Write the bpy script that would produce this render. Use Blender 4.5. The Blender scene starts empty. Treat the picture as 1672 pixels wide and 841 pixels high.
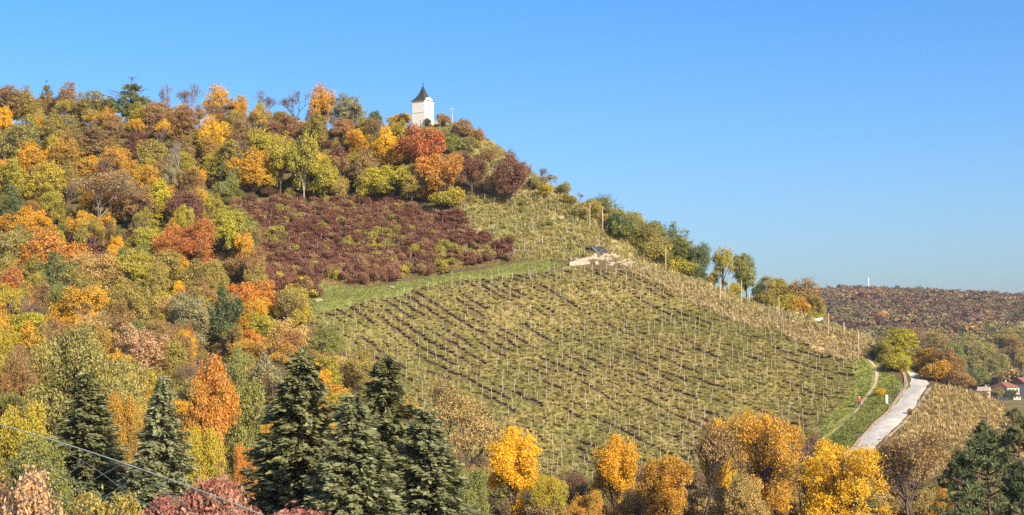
import bpy, bmesh, math, random
import numpy as np
from mathutils import Vector, Matrix

# ------------------------------------------------------------------ camera, sky, sun, exposure
S = bpy.context.scene
COL = S.collection
F = 2651.0                       # focal length in pixels of the 1672 px wide photograph
PITCH = math.atan(179.5 / F)     # eye level lies 179.5 px below the middle of the picture
cam_data = bpy.data.cameras.new('camera')
cam_data.sensor_width = 36.0
cam_data.lens = 36.0 * F / 1672.0
cam_data.clip_start = 0.1
cam_data.clip_end = 20000
cam = bpy.data.objects.new('camera', cam_data)
COL.objects.link(cam)
cam.location = (0, 0, 0)
cam.rotation_euler = (math.pi / 2 + PITCH, 0, 0)
S.camera = cam

SUN_EL = math.radians(30)
SUN_AZ = math.atan2(0.60, -0.74)          # from the right and behind the camera
world = bpy.data.worlds.new('World')
S.world = world
world.use_nodes = True
wn = world.node_tree.nodes
wn.clear()
sky = wn.new('ShaderNodeTexSky')
sky.sky_type = 'NISHITA'
sky.sun_disc = False
sky.sun_elevation = SUN_EL
sky.sun_rotation = SUN_AZ
sky.altitude = 300
sky.air_density = 1.0
sky.dust_density = 3.0
sky.ozone_density = 5.0
hsv = wn.new('ShaderNodeHueSaturation')
hsv.inputs['Hue'].default_value = 0.506
hsv.inputs['Saturation'].default_value = 1.3
bg = wn.new('ShaderNodeBackground')
bg.inputs['Strength'].default_value = 0.115
wo = wn.new('ShaderNodeOutputWorld')
world.node_tree.links.new(sky.outputs[0], hsv.inputs['Color'])
world.node_tree.links.new(hsv.outputs[0], bg.inputs[0])
world.node_tree.links.new(bg.outputs[0], wo.inputs[0])

sun_data = bpy.data.lights.new('sun', 'SUN')
sun_data.energy = 4.9
sun_data.angle = math.radians(0.5)
sun_data.color = (1.0, 0.87, 0.67)
sun = bpy.data.objects.new('sun', sun_data)
COL.objects.link(sun)
sdir = Vector((math.sin(SUN_AZ) * math.cos(SUN_EL), math.cos(SUN_AZ) * math.cos(SUN_EL), math.sin(SUN_EL)))
sun.rotation_euler = (-sdir).to_track_quat('-Z', 'Y').to_euler()

S.view_settings.view_transform = 'Standard'
S.view_settings.look = 'None'
S.view_settings.gamma = 1.0
S.view_settings.exposure = 0.95
S.view_settings.use_curve_mapping = False
S.cycles.max_bounces = 6
S.cycles.diffuse_bounces = 3
S.cycles.transmission_bounces = 4
S.cycles.use_denoising = False

# ------------------------------------------------------------------ photograph pixel <-> place
def ray(px, py):
    cx = (px - 836.0) / F
    cy = (420.5 - py) / F
    y = math.cos(PITCH) - cy * math.sin(PITCH)
    z = math.sin(PITCH) + cy * math.cos(PITCH)
    return cx / y, z / y
def pt(px, py, d):
    a, b = ray(px, py)
    return (a * d, d, b * d)
def project(x, y, z):
    fw = y * math.cos(PITCH) + z * math.sin(PITCH)
    up = -y * math.sin(PITCH) + z * math.cos(PITCH)
    return 836 + F * x / fw, 420.5 - F * up / fw

# ------------------------------------------------------------------ terrain (TERRAIN-BEGIN)
CP = []
def C(px, py, d): CP.append(pt(px, py, d))
def W(x, y, z): CP.append((x, y, z))
# main vineyard face
for a in [(500,515,285),(600,490,290),(700,462,297),(820,447,305),(930,436,312),(1030,436,318),
          (550,590,271),(640,600,272),(760,560,279),(900,540,285),(1050,520,295),(1180,520,296),
          (700,690,254),(820,660,260),(960,640,264),(1100,630,267),(1230,610,272),(1330,600,276),
          (850,762,244),(1000,785,240),(1150,765,242),(1290,745,244),(1330,690,254)]: C(*a)
# ridge crest on the right, with the far side dropping behind it
for a in [(1030,431,322),(1100,450,318),(1200,488,309),(1300,518,301),(1400,545,291),(1440,562,285)]:
    C(*a); p = pt(*a); W(p[0] + 14, p[1] + 30, p[2] - 9); W(p[0] + 34, p[1] + 70, min(p[2] - 24, -2))
# right-hand path, road and dry slope
for a in [(1425,600,272),(1403,663,260),(1360,710,248),(1450,650,258),(1395,742,234),(1450,690,243),(1500,640,256),
          (1500,622,266),(1560,632,268),(1620,655,258),(1560,700,243),(1540,760,228),(1620,730,234),(1672,700,242)]: C(*a)
for a in [(1560,632,268),(1620,655,258),(1672,690,248)]:
    p = pt(*a); W(p[0] + 6, p[1] + 40, p[2] - 7); W(p[0] + 20, p[1] + 110, -13.3)
# lane of grass above the vineyard, maroon plot
for a in [(520,480,296),(600,470,301),(700,452,306),(850,437,314),(920,428,319),
          (440,490,297),(520,453,305),(720,447,312),(830,424,320),
          (380,335,345),(550,325,351),(700,322,350),(760,318,348),(600,390,327),(420,420,318),(760,380,332)]: C(*a)
# upper right scrub and crest to the chapel
for a in [(870,335,343),(930,350,339),(1000,405,330)]: C(*a)
for a in [(690,208,385),(745,205,381),(790,243,371),(830,280,362),(880,308,354),(930,330,347),(970,352,342),(1010,395,334)]:
    C(*a); p = pt(*a); W(p[0] + 14, p[1] + 32, p[2] - 9); W(p[0] + 30, p[1] + 75, p[2] - 24)
# wooded slope on the left and the plateau
for a in [(600,218,385),(450,218,387),(300,215,390),(150,210,392),(0,205,394),(-300,200,396),
          (600,270,366),(450,270,368),(250,275,364),(80,280,360),(-250,280,360),
          (250,360,332),(60,370,326),(-250,370,326),(300,450,305),(60,460,294),(-250,460,290),
          (400,540,280),(250,560,265),(60,590,240),(-250,590,236),(480,600,262),(400,680,235),(200,700,215),(0,740,190),(-250,740,190),
          (560,720,236),(650,780,225)]: C(*a)
for px in (-250, 0, 200, 400, 600, 690):
    p = pt(px, 214, 389); W(p[0], 440, 56); W(p[0], 540, 48)
# valley in front, the terrace the camera stands on
for x, y, z in [(0,0,-1.7),(-12,0,-1.7),(12,0,-1.7),(0,-40,-1.5),(-60,-30,-1.5),(60,-30,-1.5),(0,10,-2.0),(-10,10,-2.0),(10,10,-2.0),
                (0,22,-5),(-25,22,-5),(25,22,-5),(0,45,-10.5),(-40,45,-10.5),(40,45,-10.5),(0,80,-14),(-35,80,-14),(35,80,-14),(-90,80,-14),(90,80,-14),
                (0,130,-15.5),(-40,130,-15),(45,130,-15.5),(100,130,-15.5),(-100,130,-14),(-25,185,-16.5),(0,190,-17),(30,190,-17),(60,190,-16.5),(100,190,-16),
                (150,150,-15.5),(150,240,-14.5),(180,330,-13.5),(200,430,-13.3),(120,450,-13),(260,250,-14),(260,450,-13.3),(130,560,-13.3),(260,560,-13.3)]: W(x, y, z)
CP = np.array(CP)
def _U(r2): return np.where(r2 > 1e-12, r2 * np.log(np.maximum(r2, 1e-12)), 0.0)
_K = CP[:, :2] / 100.0
_n = len(_K)
_A = np.zeros((_n + 3, _n + 3))
_A[:_n, :_n] = _U(((_K[:, None] - _K[None]) ** 2).sum(-1)) + np.eye(_n) * 0.0008
_A[:_n, _n] = 1; _A[:_n, _n + 1:] = _K; _A[_n, :_n] = 1; _A[_n + 1:, :_n] = _K.T
_w = np.linalg.solve(_A, np.concatenate([CP[:, 2], np.zeros(3)]))
VALLEY = -13.3
def sstep(a, b, x):
    t = np.clip((x - a) / (b - a), 0, 1); return t * t * (3 - 2 * t)
def terrain_np(x, y):
    x = np.asarray(x, float); y = np.asarray(y, float)
    sh = x.shape; xf = x.ravel(); yf = y.ravel(); out = np.empty(len(xf))
    for i in range(0, len(xf), 40000):
        q = np.stack([np.clip(xf[i:i+40000], -260, 270), np.clip(yf[i:i+40000], -45, 580)], 1) / 100.0
        r2 = ((q[:, None] - _K[None]) ** 2).sum(-1)
        out[i:i+40000] = _U(r2) @ _w[:_n] + _w[_n] + q @ _w[_n + 1:]
    out = out.reshape(sh)
    m = sstep(170, 260, x) * sstep(-20, 60, y)
    m = np.maximum(m, sstep(430, 600, y) * sstep(-40, 120, x))
    m = np.maximum(m, sstep(600, 1000, y))
    m = np.maximum(m, sstep(320, 700, np.abs(x)))
    out = out * (1 - m) + VALLEY * m
    return np.maximum(out, -20.0)
# regular fine grid of the hill, shared by the mesh and by everything that stands on it
GX = np.unique(np.concatenate([np.arange(-9000, -260, 800.), np.arange(-260, -130, 6.), np.arange(-130, 132, 0.7), np.arange(132, 270, 6.), np.arange(270, 9000, 800.)]))
GY = np.unique(np.concatenate([np.arange(-6000, -40, 800.), np.arange(-40, 170, 3.), np.arange(170, 400, 0.7), np.arange(400, 620, 6.), np.arange(620, 2400, 120.), np.arange(2400, 14000, 900.)]))
_gx, _gy = np.meshgrid(GX, GY)
GZ = terrain_np(_gx, _gy)
def vnoise(x, y, seed=0):
    xi = np.floor(x).astype(np.int64); yi = np.floor(y).astype(np.int64)
    fx = x - xi; fy = y - yi; fx = fx * fx * (3 - 2 * fx); fy = fy * fy * (3 - 2 * fy)
    def h(a, b):
        n = (a * 374761393 + b * 668265263 + seed * 974634777) & 0x7fffffff
        n = ((n ^ (n >> 13)) * 1274126177) & 0x7fffffff
        return ((n ^ (n >> 16)) & 0xffff) / 65535.0
    return (h(xi, yi) * (1 - fx) + h(xi + 1, yi) * fx) * (1 - fy) + (h(xi, yi + 1) * (1 - fx) + h(xi + 1, yi + 1) * fx) * fy
_fine = ((_gx > -131) & (_gx < 132) & (_gy > 168) & (_gy < 401))
GZ = GZ + np.where(_fine, (vnoise(_gx / 9, _gy / 9, 1) - .5) * 0.9 + (vnoise(_gx / 2.6, _gy / 2.6, 2) - .5) * 0.35, 0)
def Tz(x, y):
    """height of the ground mesh"""
    x = np.asarray(x, float); y = np.asarray(y, float)
    i = np.clip(np.searchsorted(GX, x) - 1, 0, len(GX) - 2); j = np.clip(np.searchsorted(GY, y) - 1, 0, len(GY) - 2)
    u = (x - GX[i]) / (GX[i + 1] - GX[i]); v = (y - GY[j]) / (GY[j + 1] - GY[j])
    return (GZ[j, i] * (1 - u) + GZ[j, i + 1] * u) * (1 - v) + (GZ[j + 1, i] * (1 - u) + GZ[j + 1, i + 1] * u) * v
def hit(px, py, dmin=185., dmax=420., up=0.0):
    a, b = ray(px, py)
    d = np.arange(dmin, dmax, 0.25)
    g = b * d - Tz(a * d, d) - up
    k = np.argmax(g <= 0) if (g <= 0).any() else int(np.argmin(g))
    return np.array((a * d[k], d[k], Tz(a * d[k], d[k])))
# TERRAIN-END

# ------------------------------------------------------------------ materials
def new_mat(name):
    m = bpy.data.materials.new(name); m.use_nodes = True
    nt = m.node_tree; nt.nodes.clear()
    out = nt.nodes.new('ShaderNodeOutputMaterial')
    return m, nt, out
def node(nt, typ, **kw):
    n = nt.nodes.new(typ)
    for k, v in kw.items():
        if k.startswith('i_'): n.inputs[k[2:].replace('_', ' ')].default_value = v
        else: setattr(n, k, v)
    return n
def mixc(nt, a, b, fac, mode='MIX'):
    n = nt.nodes.new('ShaderNodeMix'); n.data_type = 'RGBA'; n.blend_type = mode
    for s, v in ((n.inputs[0], fac), (n.inputs[6], a), (n.inputs[7], b)):
        if isinstance(v, bpy.types.NodeSocket): nt.links.new(v, s)
        elif isinstance(v, tuple): s.default_value = v if len(v) == 4 else (*v, 1)
        else: s.default_value = v
    return n.outputs[2]
def mathn(nt, op, a, b=0.0, clamp=False):
    n = nt.nodes.new('ShaderNodeMath'); n.operation = op; n.use_clamp = clamp
    for s, v in ((n.inputs[0], a), (n.inputs[1], b)):
        if isinstance(v, bpy.types.NodeSocket): nt.links.new(v, s)
        else: s.default_value = v
    return n.outputs[0]
def maprange(nt, v, a, b, c=0.0, d=1.0):
    n = nt.nodes.new('ShaderNodeMapRange'); nt.links.new(v, n.inputs[0])
    for i, x in enumerate((a, b, c, d)): n.inputs[i + 1].default_value = x
    return n.outputs[0]
def noise(nt, vec, scale, detail=3.0, rough=0.6):
    n = node(nt, 'ShaderNodeTexNoise'); n.inputs['Scale'].default_value = scale
    n.inputs['Detail'].default_value = detail; n.inputs['Roughness'].default_value = rough
    if vec is not None: nt.links.new(vec, n.inputs['Vector'])
    return n.outputs['Fac']

def plain_mat(name, col, col2=None, scale=4.0, rough=0.85, bump=0.0, spec=0.2):
    m, nt, out = new_mat(name)
    tc = node(nt, 'ShaderNodeTexCoord')
    p = node(nt, 'ShaderNodeBsdfPrincipled')
    p.inputs['Roughness'].default_value = rough
    p.inputs['Specular IOR Level'].default_value = spec
    f = noise(nt, tc.outputs['Object'], scale, 5.0)
    c2 = col2 or tuple(c * 0.7 for c in col)
    nt.links.new(mixc(nt, col, c2, maprange(nt, f, .35, .65)), p.inputs['Base Color'])
    if bump:
        b = node(nt, 'ShaderNodeBump'); b.inputs['Strength'].default_value = bump; b.inputs['Distance'].default_value = 0.05
        nt.links.new(f, b.inputs['Height']); nt.links.new(b.outputs[0], p.inputs['Normal'])
    nt.links.new(p.outputs[0], out.inputs[0])
    return m

def leaf_mat(name, c1, c2, bal=0.5, transl=0.33, source=None, vary=0.75):
    """leaves: two leaf colours mixed leaf by leaf and clump by clump"""
    m, nt, out = new_mat(name)
    at = node(nt, 'ShaderNodeAttribute', attribute_name='leafvar')
    sep = node(nt, 'ShaderNodeSeparateXYZ'); nt.links.new(at.outputs['Vector'], sep.inputs[0])
    oi = node(nt, 'ShaderNodeObjectInfo')
    t = mathn(nt, 'ADD', mathn(nt, 'MULTIPLY', sep.outputs[0], 0.45), mathn(nt, 'MULTIPLY', sep.outputs[1], 0.55))
    t = mathn(nt, 'ADD', t, mathn(nt, 'MULTIPLY', mathn(nt, 'SUBTRACT', oi.outputs['Random'], 0.5), 0.3))
    fac = maprange(nt, t, bal - .28, bal + .28)
    if source == 'INSTANCER':
        it = node(nt, 'ShaderNodeAttribute', attribute_name='tint'); it.attribute_type = 'INSTANCER'
        base = mixc(nt, mixc(nt, it.outputs['Color'], c1, 1.0, 'MULTIPLY'), mixc(nt, it.outputs['Color'], c2, 1.0, 'MULTIPLY'), fac)
    else:
        base = mixc(nt, c1, c2, fac)
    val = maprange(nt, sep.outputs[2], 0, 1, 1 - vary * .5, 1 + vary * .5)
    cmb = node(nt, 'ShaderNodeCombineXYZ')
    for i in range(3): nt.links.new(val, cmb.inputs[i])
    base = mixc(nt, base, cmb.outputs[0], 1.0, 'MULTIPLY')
    d = node(nt, 'ShaderNodeBsdfPrincipled'); d.inputs['Roughness'].default_value = 0.6; d.inputs['Specular IOR Level'].default_value = 0.25
    nt.links.new(base, d.inputs['Base Color'])
    tr = node(nt, 'ShaderNodeBsdfTranslucent'); nt.links.new(base, tr.inputs[0])
    mx = node(nt, 'ShaderNodeMixShader'); mx.inputs[0].default_value = transl
    nt.links.new(d.outputs[0], mx.inputs[1]); nt.links.new(tr.outputs[0], mx.inputs[2])
    nt.links.new(mx.outputs[0], out.inputs[0])
    return m

PAL = {  # name: (leaf colour, second leaf colour, balance)
 'yellow':  ((0.860,0.497,0.022), (0.540,0.356,0.032), .58),
 'gold':    ((0.784,0.414,0.025), (0.493,0.325,0.045), .52),
 'amber':   ((0.649,0.342,0.041), (0.425,0.277,0.057), .5),
 'orange': ((.68,.27,.045), (.54,.31,.055), .55),
 'ember': ((.53,.165,.050), (.44,.21,.055), .5),
 'rust': ((.43,.205,.080), (.34,.215,.080), .5),
 'maroon': ((.20,.080,.055), (.26,.14,.075), .5),
 'umber':   ((0.378,0.224,0.088), (0.295,0.206,0.077), .5),
 'tan':     ((0.614,0.407,0.136), (0.448,0.319,0.112), .5),
 'pink':    ((0.590,0.354,0.189), (0.472,0.319,0.153), .5),
 'olive':   ((0.413,0.313,0.073), (0.283,0.242,0.061), .5),
 'oak':     ((0.389,0.330,0.100), (0.254,0.242,0.073), .5),
 'lime':    ((0.543,0.472,0.035), (0.401,0.378,0.045), .5),
 'ygreen':  ((0.531,0.401,0.042), (0.307,0.295,0.047), .5),
 'green':   ((0.201,0.230,0.059), (0.283,0.266,0.071), .5),
 'dgreen':  ((0.111,0.150,0.055), (0.169,0.189,0.065), .5),
 'needle': ((.185,.190,.078), (.235,.230,.095), .5),
 'bluefir': ((.255,.262,.125), (.20,.208,.095), .5),
 'pine': ((.155,.185,.072), (.105,.135,.055), .5),
 'wine':    ((0.299,0.098,0.078), (0.483,0.265,0.161), .5),
 'greyleaf':((0.389,0.336,0.159), (0.283,0.254,0.118), .5),
}
for _k in ('gold', 'amber', 'orange', 'rust', 'lime', 'tan', 'olive'):      # turning trees keep some duller, greener leaves
    _a, _b, _c = PAL[_k]; PAL[_k] = (_a, tuple(u * .62 + v * .38 for u, v in zip(_b, (.27, .225, .055))), _c)
LM = {k: leaf_mat('leaves_' + k, *v) for k, v in PAL.items()}
BARK = plain_mat('bark', (.115,.088,.062), (.07,.052,.038), 6, .9)
BARK_PALE = plain_mat('bark_pale', (.34,.29,.23), (.24,.20,.16), 6, .9)
BARK_RED = plain_mat('bark_red', (.20,.135,.095), (.15,.105,.075), 6, .9)
TINT_LEAF = leaf_mat('leaves_tinted', (1,1,1), (.78,.84,.8), .5, .25, 'INSTANCER')
WOOD_GREY = plain_mat('weathered_wood', (.50,.44,.35), (.36,.31,.25), 3, .9)
WOOD_POST = plain_mat('wooden_post', (.47,.36,.24), (.36,.27,.18), 3, .9)
STONE = plain_mat('pale_stone', (.44,.36,.26), (.30,.245,.18), 1.2, .9, .6)
STONE_OLD = plain_mat('old_stone', (.42,.33,.24), (.30,.25,.19), 2.0, .9, .4)
WHITE = plain_mat('white_limewash', (.82,.78,.67), (.77,.72,.60), 0.35, .85)
SLATE = plain_mat('slate_roof', (.032,.034,.033), (.05,.052,.048), 5, .8, .2, .2)
DARK = plain_mat('dark_opening', (.03,.026,.024), (.045,.038,.03), 3, .9)
CREAM = plain_mat('cream_render', (.55,.46,.30), (.48,.40,.26), .3, .9)
GREYW = plain_mat('grey_render_and_shade', (.47,.46,.44), (.42,.41,.40), .3, .9)  # also gives the painted shade on the cream house's left wall
REDROOF = plain_mat('red_tiles', (.26,.095,.06), (.20,.08,.05), 1.5, .8)
METAL = plain_mat('galvanised', (.17,.20,.185), (.11,.135,.125), 25, .6, 0, .3)
CORD = plain_mat('net_cord', (.07,.095,.085), (.045,.065,.06), 60, .8)
ROADM = plain_mat('road_gravel', (.475,.445,.39), (.36,.33,.28), .8, .95, .35)
KERBM = plain_mat('road_edge_earth', (.24,.17,.11), (.34,.26,.17), 1.2, .95, .5)
TRAILM = plain_mat('trail_dirt', (.46,.36,.24), (.31,.245,.14), .7, .95, .3)
TARP = plain_mat('dark_tarpaulin', (.045,.042,.05), (.07,.065,.07), 2, .6)

# ------------------------------------------------------------------ mesh helpers
def mesh_from(name, verts, faces_flat, nper, smooth=False):
    me = bpy.data.meshes.new(name)
    verts = np.ascontiguousarray(verts, dtype=np.float32); faces_flat = np.ascontiguousarray(faces_flat, dtype=np.int32).ravel()
    nf = len(faces_flat) // nper
    me.vertices.add(len(verts)); me.vertices.foreach_set('co', verts.ravel())
    me.loops.add(len(faces_flat)); me.loops.foreach_set('vertex_index', faces_flat)
    me.polygons.add(nf); me.polygons.foreach_set('loop_start', np.arange(0, nf * nper, nper, dtype=np.int32))
    if smooth: me.polygons.foreach_set('use_smooth', np.ones(nf, dtype=bool))
    me.update(calc_edges=True); me.validate()
    return me
def face_vec(me, name, arr):
    a = me.attributes.new(name, 'FLOAT_VECTOR', 'FACE'); a.data.foreach_set('vector', np.ascontiguousarray(arr, dtype=np.float32).ravel())
def leaf_mesh(name, c, ax, bx, var):
    """one rhombic leaf (two triangles) per row"""
    n = len(c)
    v = np.stack([c - ax, c + bx, c + ax, c - bx], 1).reshape(-1, 3)
    me = mesh_from(name, v, np.arange(n * 4), 4)
    face_vec(me, 'leafvar', var)
    return me
def tube_mesh(name, p0, p1, r0, r1, sides=5):
    p0 = np.array(p0, float); p1 = np.array(p1, float); r0 = np.array(r0, float); r1 = np.array(r1, float); n = len(p0)
    d = p1 - p0; d /= np.maximum(np.linalg.norm(d, axis=1, keepdims=True), 1e-9)
    ref = np.where(np.abs(d[:, 2:3]) > .9, np.array([[1., 0, 0]]), np.array([[0, 0, 1.]]))
    u = np.cross(d, ref); u /= np.linalg.norm(u, axis=1, keepdims=True); w = np.cross(d, u)
    ang = np.arange(sides) * 2 * math.pi / sides
    ring = u[:, None] * np.cos(ang)[None, :, None] + w[:, None] * np.sin(ang)[None, :, None]
    v = np.concatenate([p0[:, None] + ring * r0[:, None, None], p1[:, None] + ring * r1[:, None, None]], 1).reshape(-1, 3)
    k = np.arange(sides); k2 = (k + 1) % sides
    f = np.stack([k, k2, k2 + sides, k + sides], 1)[None] + (np.arange(n) * sides * 2)[:, None, None]
    return mesh_from(name, v, f, 4, True)
def add(name, me, mat=None, parent=None, loc=(0, 0, 0), link=True):
    o = bpy.data.objects.new(name, me)
    if link: COL.objects.link(o)
    if mat is not None and me is not None:
        if len(me.materials) == 0: me.materials.append(mat)
        if me.materials[0] != mat:
            o.material_slots[0].link = 'OBJECT'; o.material_slots[0].material = mat
    o.parent = parent; o.location = loc
    return o
def tag(o, label=None, cat=None, group=None, kind=None):
    for k, v in (('label', label), ('category', cat), ('group', group), ('kind', kind)):
        if v: o[k] = v
    return o
def empty(name, loc, rz=0.0):
    o = bpy.data.objects.new(name, None); COL.objects.link(o); o.location = loc; o.rotation_euler = (0, 0, rz)
    o.empty_display_size = 0.5
    return o
def bm_mesh(name, bm):
    me = bpy.data.meshes.new(name); bm.normal_update(); bm.to_mesh(me); bm.free(); return me
def box(bm, x0, x1, y0, y1, z0, z1):
    vs = [bm.verts.new((x, y, z)) for z in (z0, z1) for x, y in ((x0, y0), (x1, y0), (x1, y1), (x0, y1))]
    for f in ((3, 2, 1, 0), (4, 5, 6, 7), (0, 1, 5, 4), (1, 2, 6, 5), (2, 3, 7, 6), (3, 0, 4, 7)): bm.faces.new([vs[i] for i in f])
def boxes(name, *bs):
    bm = bmesh.new()
    for b in bs: box(bm, *b)
    return bm_mesh(name, bm)
def inpoly(x, y, poly):
    r = np.zeros(np.shape(x), bool); n = len(poly)
    for i in range(n):
        (xa, ya), (xb, yb) = poly[i][:2], poly[(i + 1) % n][:2]
        if ya == yb: continue
        c = ((ya > y) != (yb > y)) & (x < (xb - xa) * (y - ya) / (yb - ya) + xa)
        r ^= c
    return r
def hpoly(pts): return [tuple(hit(*p)[:2]) for p in pts]
def soft(x, y, poly, amp=1.6, seed=3):
    """polygon test with a ragged border"""
    return inpoly(x + (vnoise(x / 3.1, y / 3.1, seed) - .5) * 2 * amp, y + (vnoise(x / 2.7, y / 2.7, seed + 9) - .5) * 2 * amp, poly)

# ------------------------------------------------------------------ ground
VINE = hpoly([(498,520),(600,494),(700,468),(820,452),(930,440),(1030,444),(1100,476),(1200,520),(1300,555),(1385,590),(1400,604),(1380,640),(1345,690),(1300,735),(1290,770),(1000,800),(860,785),(760,745),(640,650),(560,600)])
LANE = hpoly([(505,500),(520,460),(600,472),(720,450),(835,430),(900,427),(935,433),(900,440),(820,451),(700,467),(600,493),(498,519),(480,535),(460,520)])
MAROON = hpoly([(375,345),(430,332),(560,326),(660,330),(745,350),(790,385),(838,425),(720,447),(600,470),(525,455),(500,500),(470,500),(430,450),(395,400)])
SCRUB = hpoly([(745,345),(790,318),(880,322),(935,340),(970,362),(1000,408),(930,428),(840,426),(790,385)])
RIDGE = hpoly([(1005,434),(1060,440),(1150,474),(1250,507),(1340,532),(1430,562),(1418,588),(1390,594),(1300,558),(1200,523),(1100,479),(1030,447)])
BANK = hpoly([(1385,585),(1418,578),(1440,600),(1470,625),(1495,640),(1440,690),(1390,745),(1320,745),(1345,690),(1400,620)])
DRY = hpoly([(1510,640),(1560,634),(1625,656),(1670,690),(1672,760),(1560,800),(1440,790),(1440,735),(1480,690)])
_cr = [pt(*a)[:2] for a in [(745,205,381),(790,243,371),(830,280,362),(880,308,354),(930,330,347),(970,352,342),(1010,395,334),(1030,431,322),(1100,450,318),(1200,488,309),(1300,518,301),(1400,545,291),(1440,562,285)]]
CREST = [(a - 4, b - 7) for a, b in _cr] + [(a + 16, b + 34) for a, b in _cr[::-1]]
TOPG = hpoly([(640,212),(745,207),(790,245),(830,285),(830,300),(790,290),(750,240),(690,215)])
x, y, z = _gx.ravel(), _gy.ravel(), GZ.ravel()
n1 = vnoise(x / 14, y / 14, 5); n2 = vnoise(x / 3.3, y / 3.3, 6); n3 = vnoise(x / 1.1, y / 1.1, 7)
def lerp(a, b, t): return np.array(a)[None] * (1 - t[:, None]) + np.array(b)[None] * t[:, None]
litter = lerp((.11,.075,.04), (.15,.115,.05), n2)
valley = lerp((.16,.125,.055), (.20,.165,.07), n1)
colr = np.where((y > 395)[:, None], valley, litter)
mv = soft(x, y, VINE); ml = soft(x, y, LANE, 1.0); mm = soft(x, y, MAROON); ms = soft(x, y, SCRUB); mr = soft(x, y, RIDGE, 1.2); mb = soft(x, y, BANK, .8); md = soft(x, y, DRY); mt = soft(x, y, TOPG) | soft(x, y, CREST)
g_vine = lerp((.27,.205,.078), (.20,.178,.055), sstep(.3, .75, n1 * .5 + n2 * .35 + n3 * .15))
colr = np.where(md[:, None], lerp((.44,.31,.14), (.33,.25,.10), n2 * .6 + n3 * .4), colr)
colr = np.where(mt[:, None], lerp((.33,.27,.11), (.24,.22,.08), n2), colr)
colr = np.where(mm[:, None], lerp((.14,.075,.045), (.21,.14,.06), n2), colr)
colr = np.where(ms[:, None], lerp((.30,.24,.095), (.20,.19,.06), n2 * .6 + n3 * .4), colr)
colr = np.where(mr[:, None], lerp((.50,.365,.18), (.40,.30,.13), n2 * .6 + n3 * .4), colr)
colr = np.where(mb[:, None], lerp((.20,.225,.055), (.27,.245,.07), n2 * .6 + n3 * .4), colr)
colr = np.where(mv[:, None], g_vine, colr)
colr = np.where(ml[:, None], lerp((.19,.215,.050), (.25,.245,.075), n2 * .6 + n3 * .4), colr)
ny, nx = GZ.shape
idx = np.arange(ny * nx).reshape(ny, nx)
fq = np.stack([idx[:-1, :-1], idx[:-1, 1:], idx[1:, 1:], idx[1:, :-1]], -1).reshape(-1, 4)
gme = mesh_from('ground', np.stack([x, y, z], 1), fq, 4, True)
ca = gme.attributes.new('earth', 'FLOAT_COLOR', 'POINT'); ca.data.foreach_set('color', np.concatenate([colr, np.ones((len(x), 1))], 1).astype(np.float32).ravel())
# vine rows run obliquely down the slope
rA, rB = hit(560, 505), hit(655, 572)
RD = (rB - rA)[:2]; RD /= np.linalg.norm(RD); RN = np.array((-RD[1], RD[0]))
e0, e1 = hit(520, 512), hit(690, 467)
RSP = abs(np.dot((e1 - e0)[:2], RN)) / 10.0
HEAVY = hpoly([(498,520),(620,485),(720,465),(880,470),(930,560),(760,600),(640,610),(560,600)])
def soil_mask(qx, qy):
    """where the soil of the rows lies bare (0..1), stretched along the rows"""
    a_ = qx * RD[0] + qy * RD[1]; b_ = qx * RN[0] + qy * RN[1]
    nn_ = vnoise(a_ / 5.5, b_ / RSP + .5, 21) * .75 + vnoise(a_ / 1.7, b_ / RSP + .5, 22) * .25
    nn_ = nn_ * .8 + .2 * vnoise(qx / 9, qy / 9, 24)
    return sstep(.50, .62, nn_ + np.where(inpoly(qx, qy, HEAVY), .07, -.10 + .10 * (vnoise(qx / 16, qy / 16, 23) - .3)))
va = gme.attributes.new('rows', 'FLOAT', 'POINT'); va.data.foreach_set('value', ((mv & ~ml) * soil_mask(x, y)).astype(np.float32))
gm, nt, out = new_mat('ground')
geo = node(nt, 'ShaderNodeNewGeometry')
at = node(nt, 'ShaderNodeAttribute', attribute_name='earth')
rw = node(nt, 'ShaderNodeAttribute', attribute_name='rows')
pos = geo.outputs['Position']
f1 = noise(nt, pos, .9, 6, .65); f2 = noise(nt, pos, 3.6, 4, .6); f3 = noise(nt, pos, .11, 3, .5)
c = mixc(nt, at.outputs['Color'], mixc(nt, at.outputs['Color'], (.62,.70,.55), 1.0, 'MULTIPLY'), maprange(nt, f1, .42, .66))
c = mixc(nt, c, mixc(nt, c, (1.35,1.22,1.05), 1.0, 'MULTIPLY'), maprange(nt, f2, .5, .7))
# bare tilled soil along the rows, broken up
dp = node(nt, 'ShaderNodeVectorMath', operation='DOT_PRODUCT'); nt.links.new(pos, dp.inputs[0]); dp.inputs[1].default_value = (RN[0] / RSP, RN[1] / RSP, 0)
wob = mathn(nt, 'ADD', dp.outputs['Value'], mathn(nt, 'MULTIPLY', mathn(nt, 'SUBTRACT', f1, .5), .35))
fr = mathn(nt, 'ABSOLUTE', mathn(nt, 'SUBTRACT', mathn(nt, 'FRACT', wob), .5))
band = maprange(nt, fr, .16, .28, 1, 0)
soilm = mathn(nt, 'MULTIPLY', band, rw.outputs['Fac'])
soil = mixc(nt, (.085,.055,.034), (.125,.082,.05), f2)
c = mixc(nt, c, soil, soilm)
p = node(nt, 'ShaderNodeBsdfPrincipled'); p.inputs['Roughness'].default_value = .95; p.inputs['Specular IOR Level'].default_value = .1
nt.links.new(c, p.inputs['Base Color'])
b = node(nt, 'ShaderNodeBump'); b.inputs['Strength'].default_value = .7; b.inputs['Distance'].default_value = .5
nt.links.new(f1, b.inputs['Height']); nt.links.new(b.outputs[0], p.inputs['Normal']); nt.links.new(p.outputs[0], out.inputs[0])
tag(add('ground', gme, gm), kind='structure')

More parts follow.
